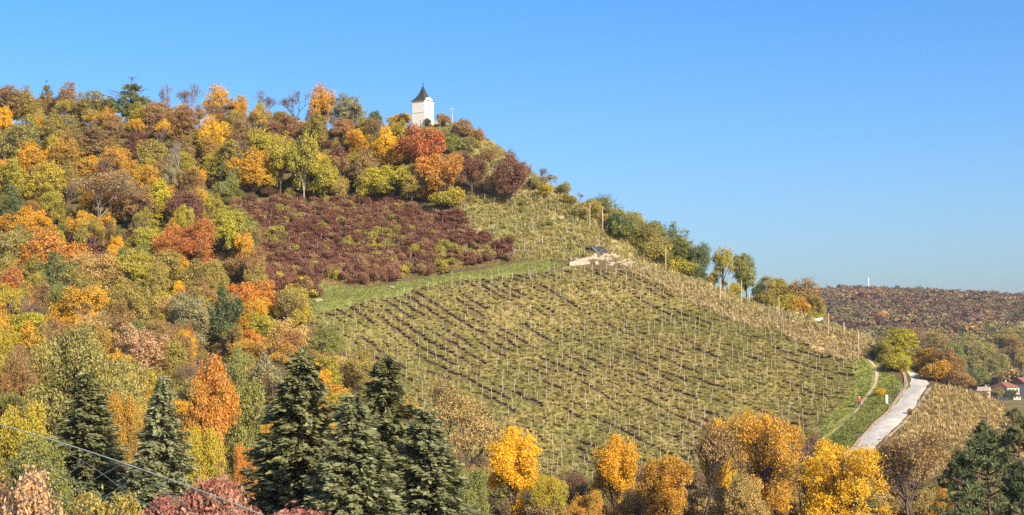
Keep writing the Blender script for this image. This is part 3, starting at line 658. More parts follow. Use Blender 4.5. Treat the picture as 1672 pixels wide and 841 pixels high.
# ------------------------------------------------------------------ trees one can point to
TREES = [
 # skyline of the plateau, left to right
 (12,176,66,50,'r','umber','dull brown tree at the far left end of the skyline'),
 (44,180,52,44,'r','olive','olive brown tree just left of the small dark skyline pine'),
 (74,163,34,44,'p','needle','small dark pine poking out of brown trees on the left skyline'),
 (112,168,60,52,'g','umber','airy golden brown tree right of the small dark skyline pine'),
 (148,182,62,50,'r','olive','round olive brown tree sloping down from the left skyline hump'),
 (178,198,40,36,'r','amber','amber tree directly left of the big dark skyline pine'),
 (213,168,78,58,'p','dgreen','big dark green pine standing out alone on the left skyline',386),
 (232,196,48,44,'r','ygreen','yellow green tree tucked under the big dark skyline pine'),
 (271,168,38,52,'b','umber','slender bare tree right of the big dark skyline pine'),
 (313,168,40,50,'b','umber','bare grey tree with upright limbs left of the golden skyline tree'),
 (353,172,44,46,'r','gold','golden tree on the skyline between bare trees'),
 (388,180,36,38,'r','amber','amber brown skyline tree left of the wide bare ones'),
 (430,174,40,48,'b','umber','bare tree with spiky crown on the middle skyline'),
 (483,174,54,50,'b','umber','wide bare brown tree left of the amber skyline crown'),
 (530,174,46,54,'r','amber','dense amber crown rising highest left of the chapel'),
 (568,186,56,50,'r','greyleaf','open grey green tree right of the dense amber skyline crown'),
 (612,194,30,22,'s','dgreen','low dark green bush on the skyline left of the chapel'),
 (655,196,42,24,'s','gold','low golden bush touching the chapel on its left'),
 (722,196,26,24,'s','umber','brown bush directly behind the chapel on its right'),
 (756,212,46,32,'s','umber','brown thicket bush on the slope right of the white pole'),
 (777,226,28,30,'s','rust','rust brown bush at the skyline where the ridge starts to fall'),
 (805,249,22,18,'s','olive','tiny olive bush on the falling skyline below the rust one'),
 (698,201,12,18,'s','dgreen','small dark shrub in front of the chapel corner',381),
 # upper wood, second rank
 (300,208,58,50,'r','rust','rusty red brown tree below the bare skyline trees'),
 (258,200,50,48,'r','umber','dull brown tree right under the big skyline pine'),
 (352,226,56,54,'r','yellow','bright yellow tree in the upper wood under the golden skyline tree'),
 (360,203,30,28,'r','orange','small orange crown just above the bright yellow tree'),
 (325,238,50,44,'r','olive','olive brown tree left of the bright yellow upper tree'),
 (226,242,44,44,'r','maroon','dark maroon tree below the yellow green one in the upper wood'),
 (252,262,46,60,'o','olive','tall olive tree beside the bare white limbed tree'),
 (298,264,44,72,'b','umber','bare tree with whitish limbs in the middle of the upper wood',None,None,'pale'),
 (150,236,70,48,'r','umber','broad brown tree under the left skyline hump'),
 (95,218,60,52,'r','olive','olive tree below the small dark skyline pine'),
 (30,235,66,56,'r','oak','dull green tree at the left edge under the skyline'),
 (52,262,50,44,'r','gold','golden orange crown near the left edge of the upper wood'),
 (110,268,76,52,'r','amber','broad amber tree in the left upper wood'),
 (182,216,36,26,'r','yellow','small yellow crown beside the pine trunk'),
 (190,268,54,44,'r','amber','amber tree right of the broad amber one'),
 (242,298,46,50,'r','gold','golden tree above the lime sapling in the upper wood'),
 (212,292,40,44,'r','amber','dull amber tree left of the golden one above the lime sapling'),
 (163,326,128,92,'T','umber','wide spreading half-bare tree with grey limbs at centre left',None,None,'greybark'),
 (18,300,64,66,'r','ygreen','yellow green tree on the left edge in the middle wood'),
 (20,345,56,58,'r','dgreen','dark green tree on the left edge in the middle wood'),
 (76,305,62,56,'r','ygreen','olive yellow tree left of the wide half-bare tree'),
 (222,338,62,60,'r','umber','brown bushy tree right of the wide half-bare tree'),
 (258,332,50,60,'o','lime','lime yellow tree right of the wide half-bare tree'),
 (303,346,64,58,'r','maroon','maroon brown tree left of the dark red plot'),
 (282,300,36,50,'t','greyleaf','grey twiggy tree under the bare white limbed tree'),
 (312,404,96,92,'R','ember','vivid orange red tree left of the dark red plot',None,None,None,0),
 (372,384,64,66,'r','lime','pale lime tree between the vivid red tree and the dark red plot'),
 (372,310,44,44,'s','green','green bush at the left top corner of the dark red plot'),
 (142,402,70,44,'s','maroon','low maroon thicket under the wide half-bare tree'),
 (240,404,58,58,'r','lime','bright lime tree left of the vivid orange red tree'),
 (55,372,60,52,'r','gold','golden yellow tree near the left edge above the orange one'),
 (82,424,92,74,'r','orange','large orange brown tree in the left middle wood'),
 (92,456,52,70,'o','dgreen','dark green tree in front of the large orange brown one'),
 (160,448,98,76,'R','tan','pale gold tree with dense foliage left of centre wood',None,None,None,1),
 (16,420,66,64,'r','oak','dull green tree left of the large orange brown one'),
 (18,486,64,70,'r','ember','orange red tree cut by the left picture edge'),
 (50,542,92,68,'R','lime','lime yellow tree low on the left side',None,None,None,2),
 (132,514,86,68,'r','gold','golden tree right of the lime yellow one on the left'),
 (215,452,70,66,'r','ygreen','yellow green tree behind the pale gold one'),
 (215,510,74,74,'r','olive','olive tree in the middle of the lower left wood'),
 (275,450,72,58,'r','olive','olive tree below the vivid orange red tree'),
 (268,498,36,46,'o','lime','small bright lime tree in the lower left wood'),
 (291,480,26,38,'o','yellow','slim yellow tree beside the small lime one'),
 (315,522,86,88,'R','greyleaf','grey tan oak in the centre of the lower left wood',None,None,None,0),
 (366,520,56,82,'o','dgreen','dark green tree right of the grey tan oak'),
 (330,462,60,56,'r','olive','olive brown tree above the grey tan oak'),
 (408,494,78,60,'r','orange','orange tree below the left end of the grass lane'),
 (430,540,52,50,'r','lime','lime tree in front of the orange ones near the vineyard'),
 (404,562,54,48,'r','orange','orange crown below the lime tree near the vineyard'),
 (228,578,92,80,'r','pink','pinkish brown tree in the lower left wood'),
 (197,552,40,36,'r','ember','small red crown above the pinkish brown tree'),
 (270,592,54,50,'r','orange','orange crown right of the pinkish brown tree'),
 (300,575,40,50,'r','gold','golden crown left of the tall orange column'),
 (392,440,44,44,'s','umber','brown bush at the left edge of the dark red plot'),
 (446,462,54,40,'s','maroon','maroon brown bush at the lower left corner of the dark red plot'),
 (455,500,54,48,'s','maroon','maroon thicket where the grass lane begins'),
 (475,560,70,58,'r','tan','tan orange tree at the left border of the vineyard'),
 (520,610,66,60,'r','rust','rust orange tree behind the largest spruce'),
 (545,655,60,50,'r','amber','amber bush at the vineyard border behind the spruces'),
 # edge of the upper wood over the dark red plot
 (412,282,66,56,'r','gold','golden orange tree over the left end of the dark red plot'),
 (425,236,46,56,'o','ygreen','yellow green tree above the golden orange one'),
 (395,222,40,46,'r','umber','brown tree in the upper wood beside the bright yellow one'),
 (375,262,46,60,'o','olive','olive tree left of the golden orange one over the red plot'),
 (458,262,44,86,'o','ygreen','tall yellow green tree left of the dark gap over the red plot'),
 (497,262,46,96,'o','ygreen','tall yellow green tree with visible pale trunk over the red plot',None,None,'pale'),
 (470,212,50,40,'r','rust','rusty crown under the wide bare skyline tree'),
 (520,215,44,46,'r','olive','olive crown under the dense amber skyline crown'),
 (530,290,44,56,'o','lime','lime tree left of the small maroon one over the red plot'),
 (550,268,34,52,'o','maroon','small dark maroon tree in the wood edge over the red plot'),
 (556,308,40,40,'s','olive','olive bush below the small maroon tree'),
 (585,236,40,44,'r','gold','golden tree left of the bright golden egg shaped one'),
 (627,244,44,62,'o','yellow','bright golden egg shaped tree below and left of the chapel'),
 (595,278,42,56,'o','umber','brown tree between the maroon and the golden egg shaped trees'),
 (560,215,40,34,'r','rust','rusty crown under the open grey green skyline tree'),
 (610,215,50,34,'t','umber','twiggy brown bush left below the chapel'),
 (640,298,70,50,'r','lime','lime green bush below the golden egg shaped tree'),
 (602,308,50,44,'s','ygreen','yellow green bush on the wood edge over the middle of the red plot'),
 (688,252,82,76,'r','ember','fiery orange red tree right below the chapel'),
 (722,288,70,66,'r','orange','orange brown tree below the fiery red one'),
 (672,300,40,52,'o','olive','olive tree left of the orange brown one'),
 (698,310,34,40,'s','orange','small orange bush at the foot of the orange brown tree'),
 (735,325,58,40,'s','ygreen','yellow green bush at the right top corner of the red plot'),
 (770,282,56,52,'r','maroon','maroon tree right of the fiery orange ones'),
 (834,291,54,62,'r','maroon','round maroon tree standing alone on the upper right slope'),
 (727,233,44,34,'s','green','green bush on the slope below the white pole'),
 (762,236,40,26,'s','oak','dull green scrub on the slope right of the green bush'),
 (806,300,30,44,'s','tan','dry tan shrub between the two maroon trees'),
 (832,262,16,18,'s','olive','small olive bush on the skyline above the lone maroon tree'),
 (880,288,30,44,'b','umber','thin bare tree on the skyline right of the lone maroon tree',352),
 (900,298,36,40,'t','greyleaf','grey half-bare tree on the skyline right of the lone maroon tree',352),
 (862,283,24,50,'b','umber','thin bare pale sapling beside the lone maroon tree',353,None,'pale'),
 (918,316,34,24,'s','oak','low green bush on the falling skyline beside the tall posts',352),
 (946,334,12,34,'b','umber','lone dead snag on the skyline left of the tall posts',347),
 # trees beyond the ridge, right of the rocks
 (985,366,70,48,'r','green','olive green tree behind the first tall posts of the ridge',352),
 (1020,372,66,50,'r','oak','green tree behind the ridge above the rocks',352),
 (1012,406,52,50,'s','dgreen','dark green bush right of the pale rocks',336),
 (1055,382,70,52,'r','green','green tree top behind the middle ridge posts',356),
 (1045,420,66,56,'r','olive','olive bushy tree behind the middle ridge posts',338),
 (1095,396,66,54,'r','dgreen','green tree on the falling skyline behind the ridge posts',352),
 (1090,428,66,56,'r','green','green bushy tree at the foot of the skyline trees behind the ridge',336),
 (1125,428,44,60,'r','oak','dull green tree left of the dark airy one on the ridge',336),
 (1144,418,48,54,'g','dgreen','dark green airy tree at the end of the ridge trees',334),
 (1180,432,42,66,'g','ygreen','thin airy yellow green tree with sky showing through',328),
 (1160,462,30,32,'s','olive','olive scrub under the dark airy ridge tree',326),
 (1218,446,40,72,'o','green','upright ivy green tree standing alone on the ridge',322),
 (1240,478,24,40,'s','dgreen','dark shrub right of the upright ivy green tree',318),
 (1200,478,30,30,'s','ygreen','pale scrub at the foot of the upright ivy green tree',318),
 (1268,476,66,56,'r','olive','olive tree right of the upright ridge tree',318),
 (1308,484,66,56,'r','umber','amber brown tree at the right end of the ridge trees',316),
 (1330,500,40,40,'r','olive','olive bush at the right end of the ridge trees',312),
 (1285,500,60,32,'s','ygreen','yellow green undergrowth bush below the amber ridge trees',308),
 (1330,523,26,16,'s','lime','low lime bush beside the white slab',300),
 (797,254,26,20,'s','umber','brown bush on the falling skyline just left of the lone maroon tree'),
 (815,268,22,18,'s','oak','dull green bush on the falling skyline above the tan shrub'),
 (848,278,26,24,'s','olive','olive bush at the right foot of the lone maroon tree'),
 (872,300,34,24,'s','oak','green scrub under the thin bare skyline trees'),
 (893,312,30,22,'s','ygreen','yellow green scrub under the grey half-bare skyline tree'),
 (930,326,26,20,'s','olive','olive scrub left of the dead snag'),
 (952,346,30,24,'s','oak','dull green scrub between the dead snag and the first post'),
 (966,362,44,36,'s','olive','olive bush at the foot of the first ridge post',341),
 (1000,362,56,40,'s','olive','olive bush behind the second and third ridge post',341),
 (1030,376,70,52,'r','oak','broad dull green tree above the dark green bush of the rocks',344),
 (1018,398,56,44,'s','green','green bush between the third and fourth ridge post',336),
 (1062,398,66,58,'r','green','broad green tree behind the fifth ridge post',338),
 (1072,424,60,48,'s','olive','olive bush behind the sixth ridge post',332),
 (1108,412,60,60,'r','green','broad green tree behind the seventh ridge post',336),
 (1112,444,60,36,'s','ygreen','yellow green bush at the foot of the broad green ridge tree',328),
 (1138,458,40,30,'s','dgreen','dark green bush at the foot of the dark airy ridge tree',326),
 (1252,496,36,34,'s','olive','olive bush left of the amber ridge trees',310),
 (1305,505,44,30,'s','amber','amber bush behind the tiny white box',306),
 # trees around the road
 (1466,574,66,54,'r','lime','yellow green tree above the bend of the white road',276),
 (1470,602,42,36,'s','lime','lime bush under the yellow tree above the road bend',270),
 (1446,590,34,38,'s','olive','dark olive bush left of the yellow tree at the footpath',274),
 (1515,588,54,44,'r','amber','amber tree right of the yellow tree at the road bend',274),
 (1548,600,74,60,'r','umber','large golden brown tree beside the road bend',270),
 (1528,620,52,38,'s','amber','amber bush hanging over the road end',266),
 (1570,625,44,32,'s','umber','brown bush at the right end of the road side trees',264),
 (1486,672,12,10,'s','rust','tiny reddish bush on the right edge of the white road'),
 (1437,640,16,12,'s','yellow','tiny yellow bush beside the white post'),
 # low trees in front of the vineyard
 (728,690,76,64,'T','tan','pale tan twiggy bush tree right of the spruces',232),
 (768,730,60,56,'T','tan','tan leafless looking bush left of the yellow maple',222),
 (760,800,80,90,'R','green','green tree at the bottom edge right of the spruces',120),
 (836,768,96,150,'O','yellow','tall narrow yellow maple at the bottom edge, left of centre',170,None,None,1),
 (896,802,56,60,'R','ygreen','yellow green bush right of the tall yellow maple',168),
 (930,805,56,66,'T','maroon','dark brown bush between the two yellow maples',190),
 (1002,765,84,118,'O','gold','golden orange maple at the bottom edge in the middle',168,None,None,1),
 (962,830,60,60,'R','amber','amber foliage at the bottom edge left of the golden orange maple',150),
 (1040,825,60,56,'R','rust','rusty bush right of the golden orange maple',160),
 (1090,795,104,110,'R','amber','copper brown tree at the bottom edge right of the golden maple',160),
 (1150,775,96,130,'T','umber','grey brown half-bare tree at the bottom edge',150),
 (1176,708,66,60,'R','yellow','yellow crown rising behind the half-bare trees at bottom',180),
 (1246,744,150,140,'Q','amber','broad orange brown round tree in front of the vineyard',165,None,None,1),
 (1232,690,70,44,'R','gold','golden top behind the broad orange brown tree',172),
 (1215,812,90,80,'R','tan','pale straw coloured bush at the bottom edge under the orange brown tree',130),
 (1300,812,70,60,'T','amber','brown twiggy bush at the bottom edge left of the yellow maple by the road',150),
 (1348,748,70,70,'R','yellow','bright yellow left shoulder crown beside the road foot',150),
 (1386,794,172,134,'Q','yellow','broad golden yellow maple at the bottom edge by the road foot',132,None,None,1),
 (1490,778,110,84,'T','rust','rusty twiggy bush covering the foot of the road',160),
 (1500,795,110,100,'T','umber','brown twiggy tree at the bottom edge left of the pines',140),
 (1545,815,60,60,'R','amber','amber bush at the bottom edge left of the pines',135),
 (1612,765,132,150,'P','pine','light green pine at the bottom right',112,None,None,0),
 (1565,775,70,80,'P','pine','small green pine left of the bottom right pine',125),
 (1664,716,80,84,'P','needle','dark pine cut by the right picture edge',100,None,None,1),
 (1668,800,80,100,'P','pine','lowest pine in the bottom right corner',95),
 (1655,676,48,24,'P','needle','dark needle branch crown below the red roofed houses',118),
 # dark conifers and foreground, left
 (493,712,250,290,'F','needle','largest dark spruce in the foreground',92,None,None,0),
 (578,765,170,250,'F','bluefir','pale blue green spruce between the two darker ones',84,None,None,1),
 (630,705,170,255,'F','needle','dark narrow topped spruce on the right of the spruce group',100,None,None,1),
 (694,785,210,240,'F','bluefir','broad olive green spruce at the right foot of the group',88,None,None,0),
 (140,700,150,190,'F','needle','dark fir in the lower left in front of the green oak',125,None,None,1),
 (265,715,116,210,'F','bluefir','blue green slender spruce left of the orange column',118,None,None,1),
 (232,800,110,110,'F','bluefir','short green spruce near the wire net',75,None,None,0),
 (140,598,176,138,'Q','oak','great olive green oak in the lower left wood',180,None,None,0),
 (30,604,64,80,'R','rust','rust brown tree left of the great olive oak',200),
 (342,655,84,160,'O','orange','tall orange column shaped tree left of the largest spruce',170,None,None,1),
 (388,608,80,120,'O','green','green tree right of the tall orange column',185),
 (330,725,70,70,'R','ygreen','yellow green bush at the foot of the orange column',150),
 (428,640,60,90,'t','greyleaf','grey twiggy tree left of the largest spruce'),
 (40,690,90,80,'R','ygreen','yellow olive tree at the left edge above the wire',150),
 (60,745,130,80,'R','green','green leafy tree behind the wire net at the left edge',110),
 (398,748,44,56,'R','orange','small orange bush touching the left of the largest spruce',110),
 (445,700,40,44,'R','gold','golden crown peeping from behind the largest spruce',130),
 (200,665,60,60,'R','amber','amber bush between the dark fir and the slender spruce',150),
 (48,812,110,80,'L','pink','pinkish beige bush in the bottom left corner',38,None,None,0),
 (170,815,130,80,'S','olive','olive brown bush at the bottom behind the wire net',45),
 (335,800,130,80,'L','wine','wine red and beige leafed bush at the bottom left',30,None,None,1),
 (505,843,190,50,'L','wine','low wine red bush at the bottom edge under the largest spruce',34),
 (250,835,90,50,'L','wine','small wine red bush at the bottom edge left of the wire end',33),
]
BK = {'pale': BARK_PALE, 'greybark': BARK_PALE, None: None}
for q in TREES:
    q = list(q) + [None] * (11 - len(q))
    plant(*q[:7], d=q[7], group=q[8], bark=BK[q[9]], var=q[10])

# ------------------------------------------------------------------ smaller trees packed between them
WOOD = hpoly([(-20,215),(150,212),(300,216),(450,219),(600,219),(650,222),(700,250),(740,300),(735,325),(560,330),(430,332),(375,350),(395,400),(430,455),(470,505),(500,540),(560,610),(640,665),(740,745),(640,790),(450,790),(200,790),(-20,780)])
ZN = [(330, 'the upper wood'), (470, 'the middle left wood'), (2000, 'the lower left wood')]
PN = dict(yellow='yellow', olive='olive', umber='brown', amber='amber', ygreen='yellow green', oak='dull green', maroon='maroon', orange='orange', gold='golden', rust='rusty', tan='tan', green='green')
pw = ['olive'] * 6 + ['umber'] * 4 + ['amber'] * 4 + ['ygreen'] * 4 + ['oak'] * 2 + ['tan'] * 2 + ['maroon'] + ['ygreen'] * 3 + ['gold'] * 4 + ['yellow'] * 2 + ['rust'] * 2 + ['tan'] + ['green'] * 2
rng = np.random.default_rng(77)
cand = []
for gx_ in np.arange(-135, 20, 6.2):
    for gy_ in np.arange(165, 400, 7.0):
        x_, y_ = gx_ + rng.uniform(-2.4, 2.4), gy_ + rng.uniform(-2.4, 2.4)
        if abs(x_) > .335 * y_: continue
        if not inpoly(np.array([x_]), np.array([y_]), WOOD)[0]: continue
        if min(math.hypot(x_ - a, y_ - b_) / max(r_, 1.5) for a, b_, r_ in PLACED) < .75: continue
        cand.append((x_, y_))
NAMED = list(PLACED_AT)
CUTS = [' at ', ' in ', ' on ', ' under ', ' below ', ' above ', ' between ', ' beside ', ' left ', ' right ', ' just ', ' directly ', ' standing ', ' rising ', ' over ', ' poking ', ' touching ', ' tucked ', ' near ', ' behind ', ' where ']
crest = [(xx + rng.uniform(-1.5, 1.5), 391 + rng.uniform(-5, 6)) for xx in np.arange(-130, -46, 4.6)]
cand = [c for c in cand]
nc_ = len(crest)
for i_, (x_, y_) in enumerate(crest + cand[:270]):
    gz = float(Tz(x_, y_)); kind = rnd.choice('rrrrooggttbs'); P = PR[kind][rnd.randrange(len(PR[kind]))]
    w_ = rnd.uniform(4.0, 6.8); hh = rnd.uniform(5.0, 8.2)
    if i_ < nc_: kind = rnd.choice('rrgto'); P = PR[kind][rnd.randrange(len(PR[kind]))]; hh = rnd.uniform(4.5, 6.8) * (1.2 if x_ < -95 else .95 if x_ < -60 else .75)
    elif x_ > -52 and y_ > 368: hh *= .6; w_ *= .8
    if kind == 's': w_ *= .8; hh *= .55
    if kind == 'o': w_ *= .75
    sx, sz = w_ / P.W, hh / P.H; pal = rnd.choice(pw)
    if kind == 'b': pal = 'umber'
    ppx, ppy = project(x_, y_, gz + hh * .6)
    zone = next(n for lim, n in ZN if ppy < lim)
    if i_ < nc_: pal = rnd.choice(['umber', 'umber', 'olive', 'amber', 'rust', 'tan', 'greyleaf', 'gold']); PN.setdefault('greyleaf', 'grey green'); zone = 'the skyline rank'
    kd = {'r': 'small round %s tree', 'o': 'small upright %s tree', 'g': 'small airy %s tree', 't': 'small twiggy %s tree', 'b': 'small leafless %s tree', 's': 'low %s bush'}[kind] % PN[pal]
    a_, b_, near = min(NAMED, key=lambda q_: (q_[0] - ppx) ** 2 + (q_[1] - ppy) ** 2)
    dx_, dy_ = ppx - a_, ppy - b_
    rel = ('right of' if dx_ > 0 else 'left of') if abs(dx_) > abs(dy_) else ('below' if dy_ > 0 else 'above')
    if len((kd + ' ' + rel + ' the ' + near).split()) > 16:
        for cut in CUTS:
            if cut in near and len(near.split(cut)[0].split()) >= 3: near = near.split(cut)[0]
        near = ' '.join(near.split()[:16 - len((kd + ' ' + rel + ' the').split())])
    stand(kind, P, x_, y_, gz, sx, sz, (P.T + P.H / 2) * sz, pal, kd + ' ' + rel + ' the ' + near, 'filler trees of ' + zone)

# ------------------------------------------------------------------ scattering of what nobody could count
def scatter(name, pts, protos, scl, rotz, pick, tint, label, cat, tilt=None):
    me = bpy.data.meshes.new(name); me.vertices.add(len(pts)); me.vertices.foreach_set('co', np.ascontiguousarray(pts, dtype=np.float32).ravel())
    n = len(pts)
    rot = np.zeros((n, 3)); rot[:, 2] = rotz
    if tilt is not None: rot[:, :2] = tilt
    sc3 = scl if np.ndim(scl) == 2 else np.repeat(np.asarray(scl)[:, None], 3, 1)
    for nm, ty, key, arr in (('rot', 'FLOAT_VECTOR', 'vector', rot), ('scl', 'FLOAT_VECTOR', 'vector', sc3), ('pick', 'INT', 'value', np.asarray(pick, dtype=np.int32)),
                             ('tint', 'FLOAT_COLOR', 'color', np.concatenate([tint, np.ones((n, 1))], 1))):
        a = me.attributes.new(nm, ty, 'POINT'); a.data.foreach_set(key, np.ascontiguousarray(arr, dtype=np.int32 if ty == 'INT' else np.float32).ravel())
    col = bpy.data.collections.new(name + '_shapes')
    for i, (pm, mat) in enumerate(protos):
        if len(pm.materials) == 0: pm.materials.append(mat)
        o = bpy.data.objects.new('%s_shape_%02d' % (name, i), pm); col.objects.link(o)
        if pm.materials[0] != mat: o.material_slots[0].link = 'OBJECT'; o.material_slots[0].material = mat
    ng = bpy.data.node_groups.new(name, 'GeometryNodeTree')
    ng.interface.new_socket('Geometry', in_out='INPUT', socket_type='NodeSocketGeometry'); ng.interface.new_socket('Geometry', in_out='OUTPUT', socket_type='NodeSocketGeometry')
    N = ng.nodes; gi = N.new('NodeGroupInput'); go = N.new('NodeGroupOutput'); iop = N.new('GeometryNodeInstanceOnPoints')
    ci = N.new('GeometryNodeCollectionInfo'); ci.inputs['Collection'].default_value = col; ci.inputs['Separate Children'].default_value = True; ci.inputs['Reset Children'].default_value = True
    def attr(nm, ty):
        a = N.new('GeometryNodeInputNamedAttribute'); a.data_type = ty; a.inputs['Name'].default_value = nm; return a.outputs['Attribute']
    L = ng.links.new
    L(gi.outputs[0], iop.inputs['Points']); L(ci.outputs[0], iop.inputs['Instance']); iop.inputs['Pick Instance'].default_value = True
    L(attr('pick', 'INT'), iop.inputs['Instance Index']); L(attr('scl', 'FLOAT_VECTOR'), iop.inputs['Scale'])
    e2r = N.new('FunctionNodeEulerToRotation'); L(attr('rot', 'FLOAT_VECTOR'), e2r.inputs[0]); L(e2r.outputs[0], iop.inputs['Rotation'])
    L(iop.outputs[0], go.inputs[0])
    o = bpy.data.objects.new(name, me); COL.objects.link(o); md_ = o.modifiers.new('scatter', 'NODES'); md_.node_group = ng
    tag(o, label, cat, kind='stuff')
    return o
def tuft_mesh(seed, blades=12, h=.5, spread=.22, wid=.03):
    rng = np.random.default_rng(seed)
    b0 = np.stack([rng.normal(0, spread * .5, blades), rng.normal(0, spread * .5, blades), np.full(blades, -.05)], 1)
    an = rng.uniform(0, 6.28, blades); lean = rng.uniform(.1, .75, blades) * h
    tip = b0 + np.stack([np.cos(an) * lean, np.sin(an) * lean, h * rng.uniform(.5, 1.1, blades)], 1)
    sd = np.stack([-np.sin(an), np.cos(an), np.zeros(blades)], 1) * wid * rng.uniform(.7, 1.6, blades)[:, None]
    mid = (b0 + tip) / 2 + np.array([0, 0, h * .12])
    v = np.stack([b0 - sd, mid + sd, tip, mid - sd], 1).reshape(-1, 3)
    me = mesh_from('tuft', v, np.arange(blades * 4), 4); face_vec(me, 'leafvar', rng.random((blades, 3)))
    return me
tufts = [(tuft_mesh(i), TINT_LEAF) for i in range(4)] + [(tuft_mesh(10 + i, 14, .9, .4, .04), TINT_LEAF) for i in range(2)]
rng = np.random.default_rng(5)
def sample(poly, dens, jit=1.0):
    P_ = np.array(poly); lo, hi = P_.min(0), P_.max(0); n = int((hi - lo).prod() * dens)
    q = rng.uniform(lo, hi, (n, 2)); return q[soft(q[:, 0], q[:, 1], poly, jit)]
def grass(name, poly, dens, c1, c2, s, picks, label, keep=None, jit=1.0):
    q = sample(poly, dens, jit)
    if keep is not None: q = q[keep(q)]
    n = len(q); t = np.clip(vnoise(q[:, 0] / 4, q[:, 1] / 4, 8) * .6 + rng.random(n) * .6 - .1, 0, 1)
    tint = lerp(c1, c2, t) * rng.uniform(.65, 1.25, (n, 1))
    P3 = np.concatenate([q, Tz(q[:, 0], q[:, 1])[:, None]], 1)
    scatter(name, P3, tufts, rng.uniform(s[0], s[1], n), rng.uniform(0, 6.28, n), rng.choice(picks, n), tint, label, 'grass')
def off_soil(q):
    u = q @ RN / RSP; fr_ = np.abs(u - np.floor(u) - .5)
    return (fr_ > .22) | ((soil_mask(q[:, 0], q[:, 1]) < .4) & (rng.random(len(q)) < .35))
def off_road(q, pix, half):
    P_ = np.array([hit(*p_)[:2] for p_ in pix]); d_ = np.full(len(q), 1e9)
    for a, b_ in zip(P_[:-1], P_[1:]):
        ab = b_ - a; t = np.clip(((q - a) @ ab) / (ab @ ab), 0, 1); d_ = np.minimum(d_, np.linalg.norm(q - a - t[:, None] * ab, axis=1))
    return d_ > half
TR_PX = [(1412,583),(1433,606),(1427,635),(1404,664),(1360,706),(1310,745)]
clear = lambda q: off_road(q, ROAD_PX, 2.5) & off_road(q, TR_PX, .6)
grass('vineyard_grass', VINE, 15, (.40,.315,.115), (.26,.255,.064), (.3, .85), [0,1,2,3], 'rough olive and straw grass between the vineyard rows', off_soil)
grass('lane_grass', LANE, 9, (.27,.30,.075), (.38,.35,.11), (.3, .7), [0,1,2,3], 'fresh green grass of the lane above the vineyard')
grass('ridge_grass', RIDGE, 12, (.64,.47,.24), (.46,.35,.15), (.45, 1.0), [0,1,2,3,4,5], 'dry straw grass along the ridge')
grass('scrub_grass', SCRUB, 7, (.48,.37,.15), (.29,.28,.08), (.5, 1.1), [0,1,2,3,4,5], 'rough straw and green grass on the upper right slope')
grass('bank_grass', BANK, 10, (.25,.30,.060), (.36,.35,.09), (.35, .8), [0,1,2,3], 'green grass on the bank beside the footpath', clear)
grass('slope_grass', DRY, 8, (.58,.40,.18), (.40,.31,.12), (.5, 1.2), [0,1,2,3,4,5], 'tall dry golden grass below the road', clear)
grass('hilltop_grass', TOPG, 5, (.42,.34,.14), (.28,.26,.085), (.5, 1.0), [0,1,2,3], 'dry grass on the slope right of the chapel')
grass('plot_grass', MAROON, 3.5, (.40,.32,.11), (.28,.25,.07), (.6, 1.2), [0,1,2,3], 'olive grass between the dark red vines')
grass('crest_grass', CREST, 3.0, (.50,.38,.17), (.32,.29,.10), (.6, 1.4), [0,1,2,3,4,5], 'tall dry grass along the crest of the ridge')
# undergrowth beneath the wood
bushm = [(P_.crown, TINT_LEAF) for P_ in PR['s'][:2]]
q = sample(WOOD, .16); q = q[np.abs(q[:, 0]) < .35 * q[:, 1]]; n = len(q)
under = np.array([(.24,.19,.06), (.28,.18,.06), (.18,.18,.05), (.32,.24,.06), (.20,.11,.06)])[rng.integers(0, 5, n)]  # tints darkened to deepen the shadowed gaps between crowns
scatter('undergrowth', np.concatenate([q, Tz(q[:, 0], q[:, 1])[:, None]], 1), bushm, rng.uniform(.35, .85, n), rng.uniform(0, 6.28, n), rng.integers(0, 2, n), under, 'tangled brown and olive undergrowth on the wood floor', 'undergrowth')
# the wood goes on beyond both edges of the picture
q = rng.uniform((-240, 60), (-18, 420), (5200, 2)); q = q[(q[:, 0] < -.328 * q[:, 1]) & (q[:, 0] > -.62 * q[:, 1] - 20)]
q2 = rng.uniform((35, 90), (260, 330), (1500, 2)); q2 = q2[(q2[:, 0] > .345 * q2[:, 1]) & ~inpoly(q2[:, 0], q2[:, 1], DRY)]
q = np.concatenate([q, q2])[:1400]; n = len(q)
outer = np.array([(.36,.28,.07), (.34,.21,.08), (.50,.32,.05), (.60,.36,.04), (.30,.28,.07), (.52,.24,.05), (.40,.33,.05), (.22,.11,.07)])[rng.integers(0, 8, n)]
scatter('outer_wood', np.concatenate([q, Tz(q[:, 0], q[:, 1])[:, None] - .2], 1), [(P_.crown, TINT_LEAF) for P_ in PR['r'][:4]], np.stack([rng.uniform(.6, 1.05, n)] * 2 + [rng.uniform(.7, 1.1, n)], 1), rng.uniform(0, 6.28, n), rng.integers(0, 4, n), outer, 'autumn wood going on past the edges of the picture', 'wood')
# foreground valley hedge mass behind the bottom trees
q = rng.uniform((-60, 168), (95, 236), (620, 2)); q = q[(np.abs(q[:, 0]) < .33 * q[:, 1]) & ~inpoly(q[:, 0], q[:, 1], VINE) & ~inpoly(q[:, 0], q[:, 1], DRY) & off_road(q, ROAD_PX, 5) & ~inpoly(q[:, 0], q[:, 1], BANK)]; n = len(q)
under = np.array([(.34,.23,.10), (.28,.20,.09), (.22,.19,.07), (.42,.29,.10), (.23,.14,.08)])[rng.integers(0, 5, n)]
scatter('valley_thicket', np.concatenate([q, Tz(q[:, 0], q[:, 1])[:, None]], 1), bushm, rng.uniform(.5, 1.15, n), rng.uniform(0, 6.28, n), rng.integers(0, 2, n), under, 'brown thicket at the foot of the vineyard', 'undergrowth')

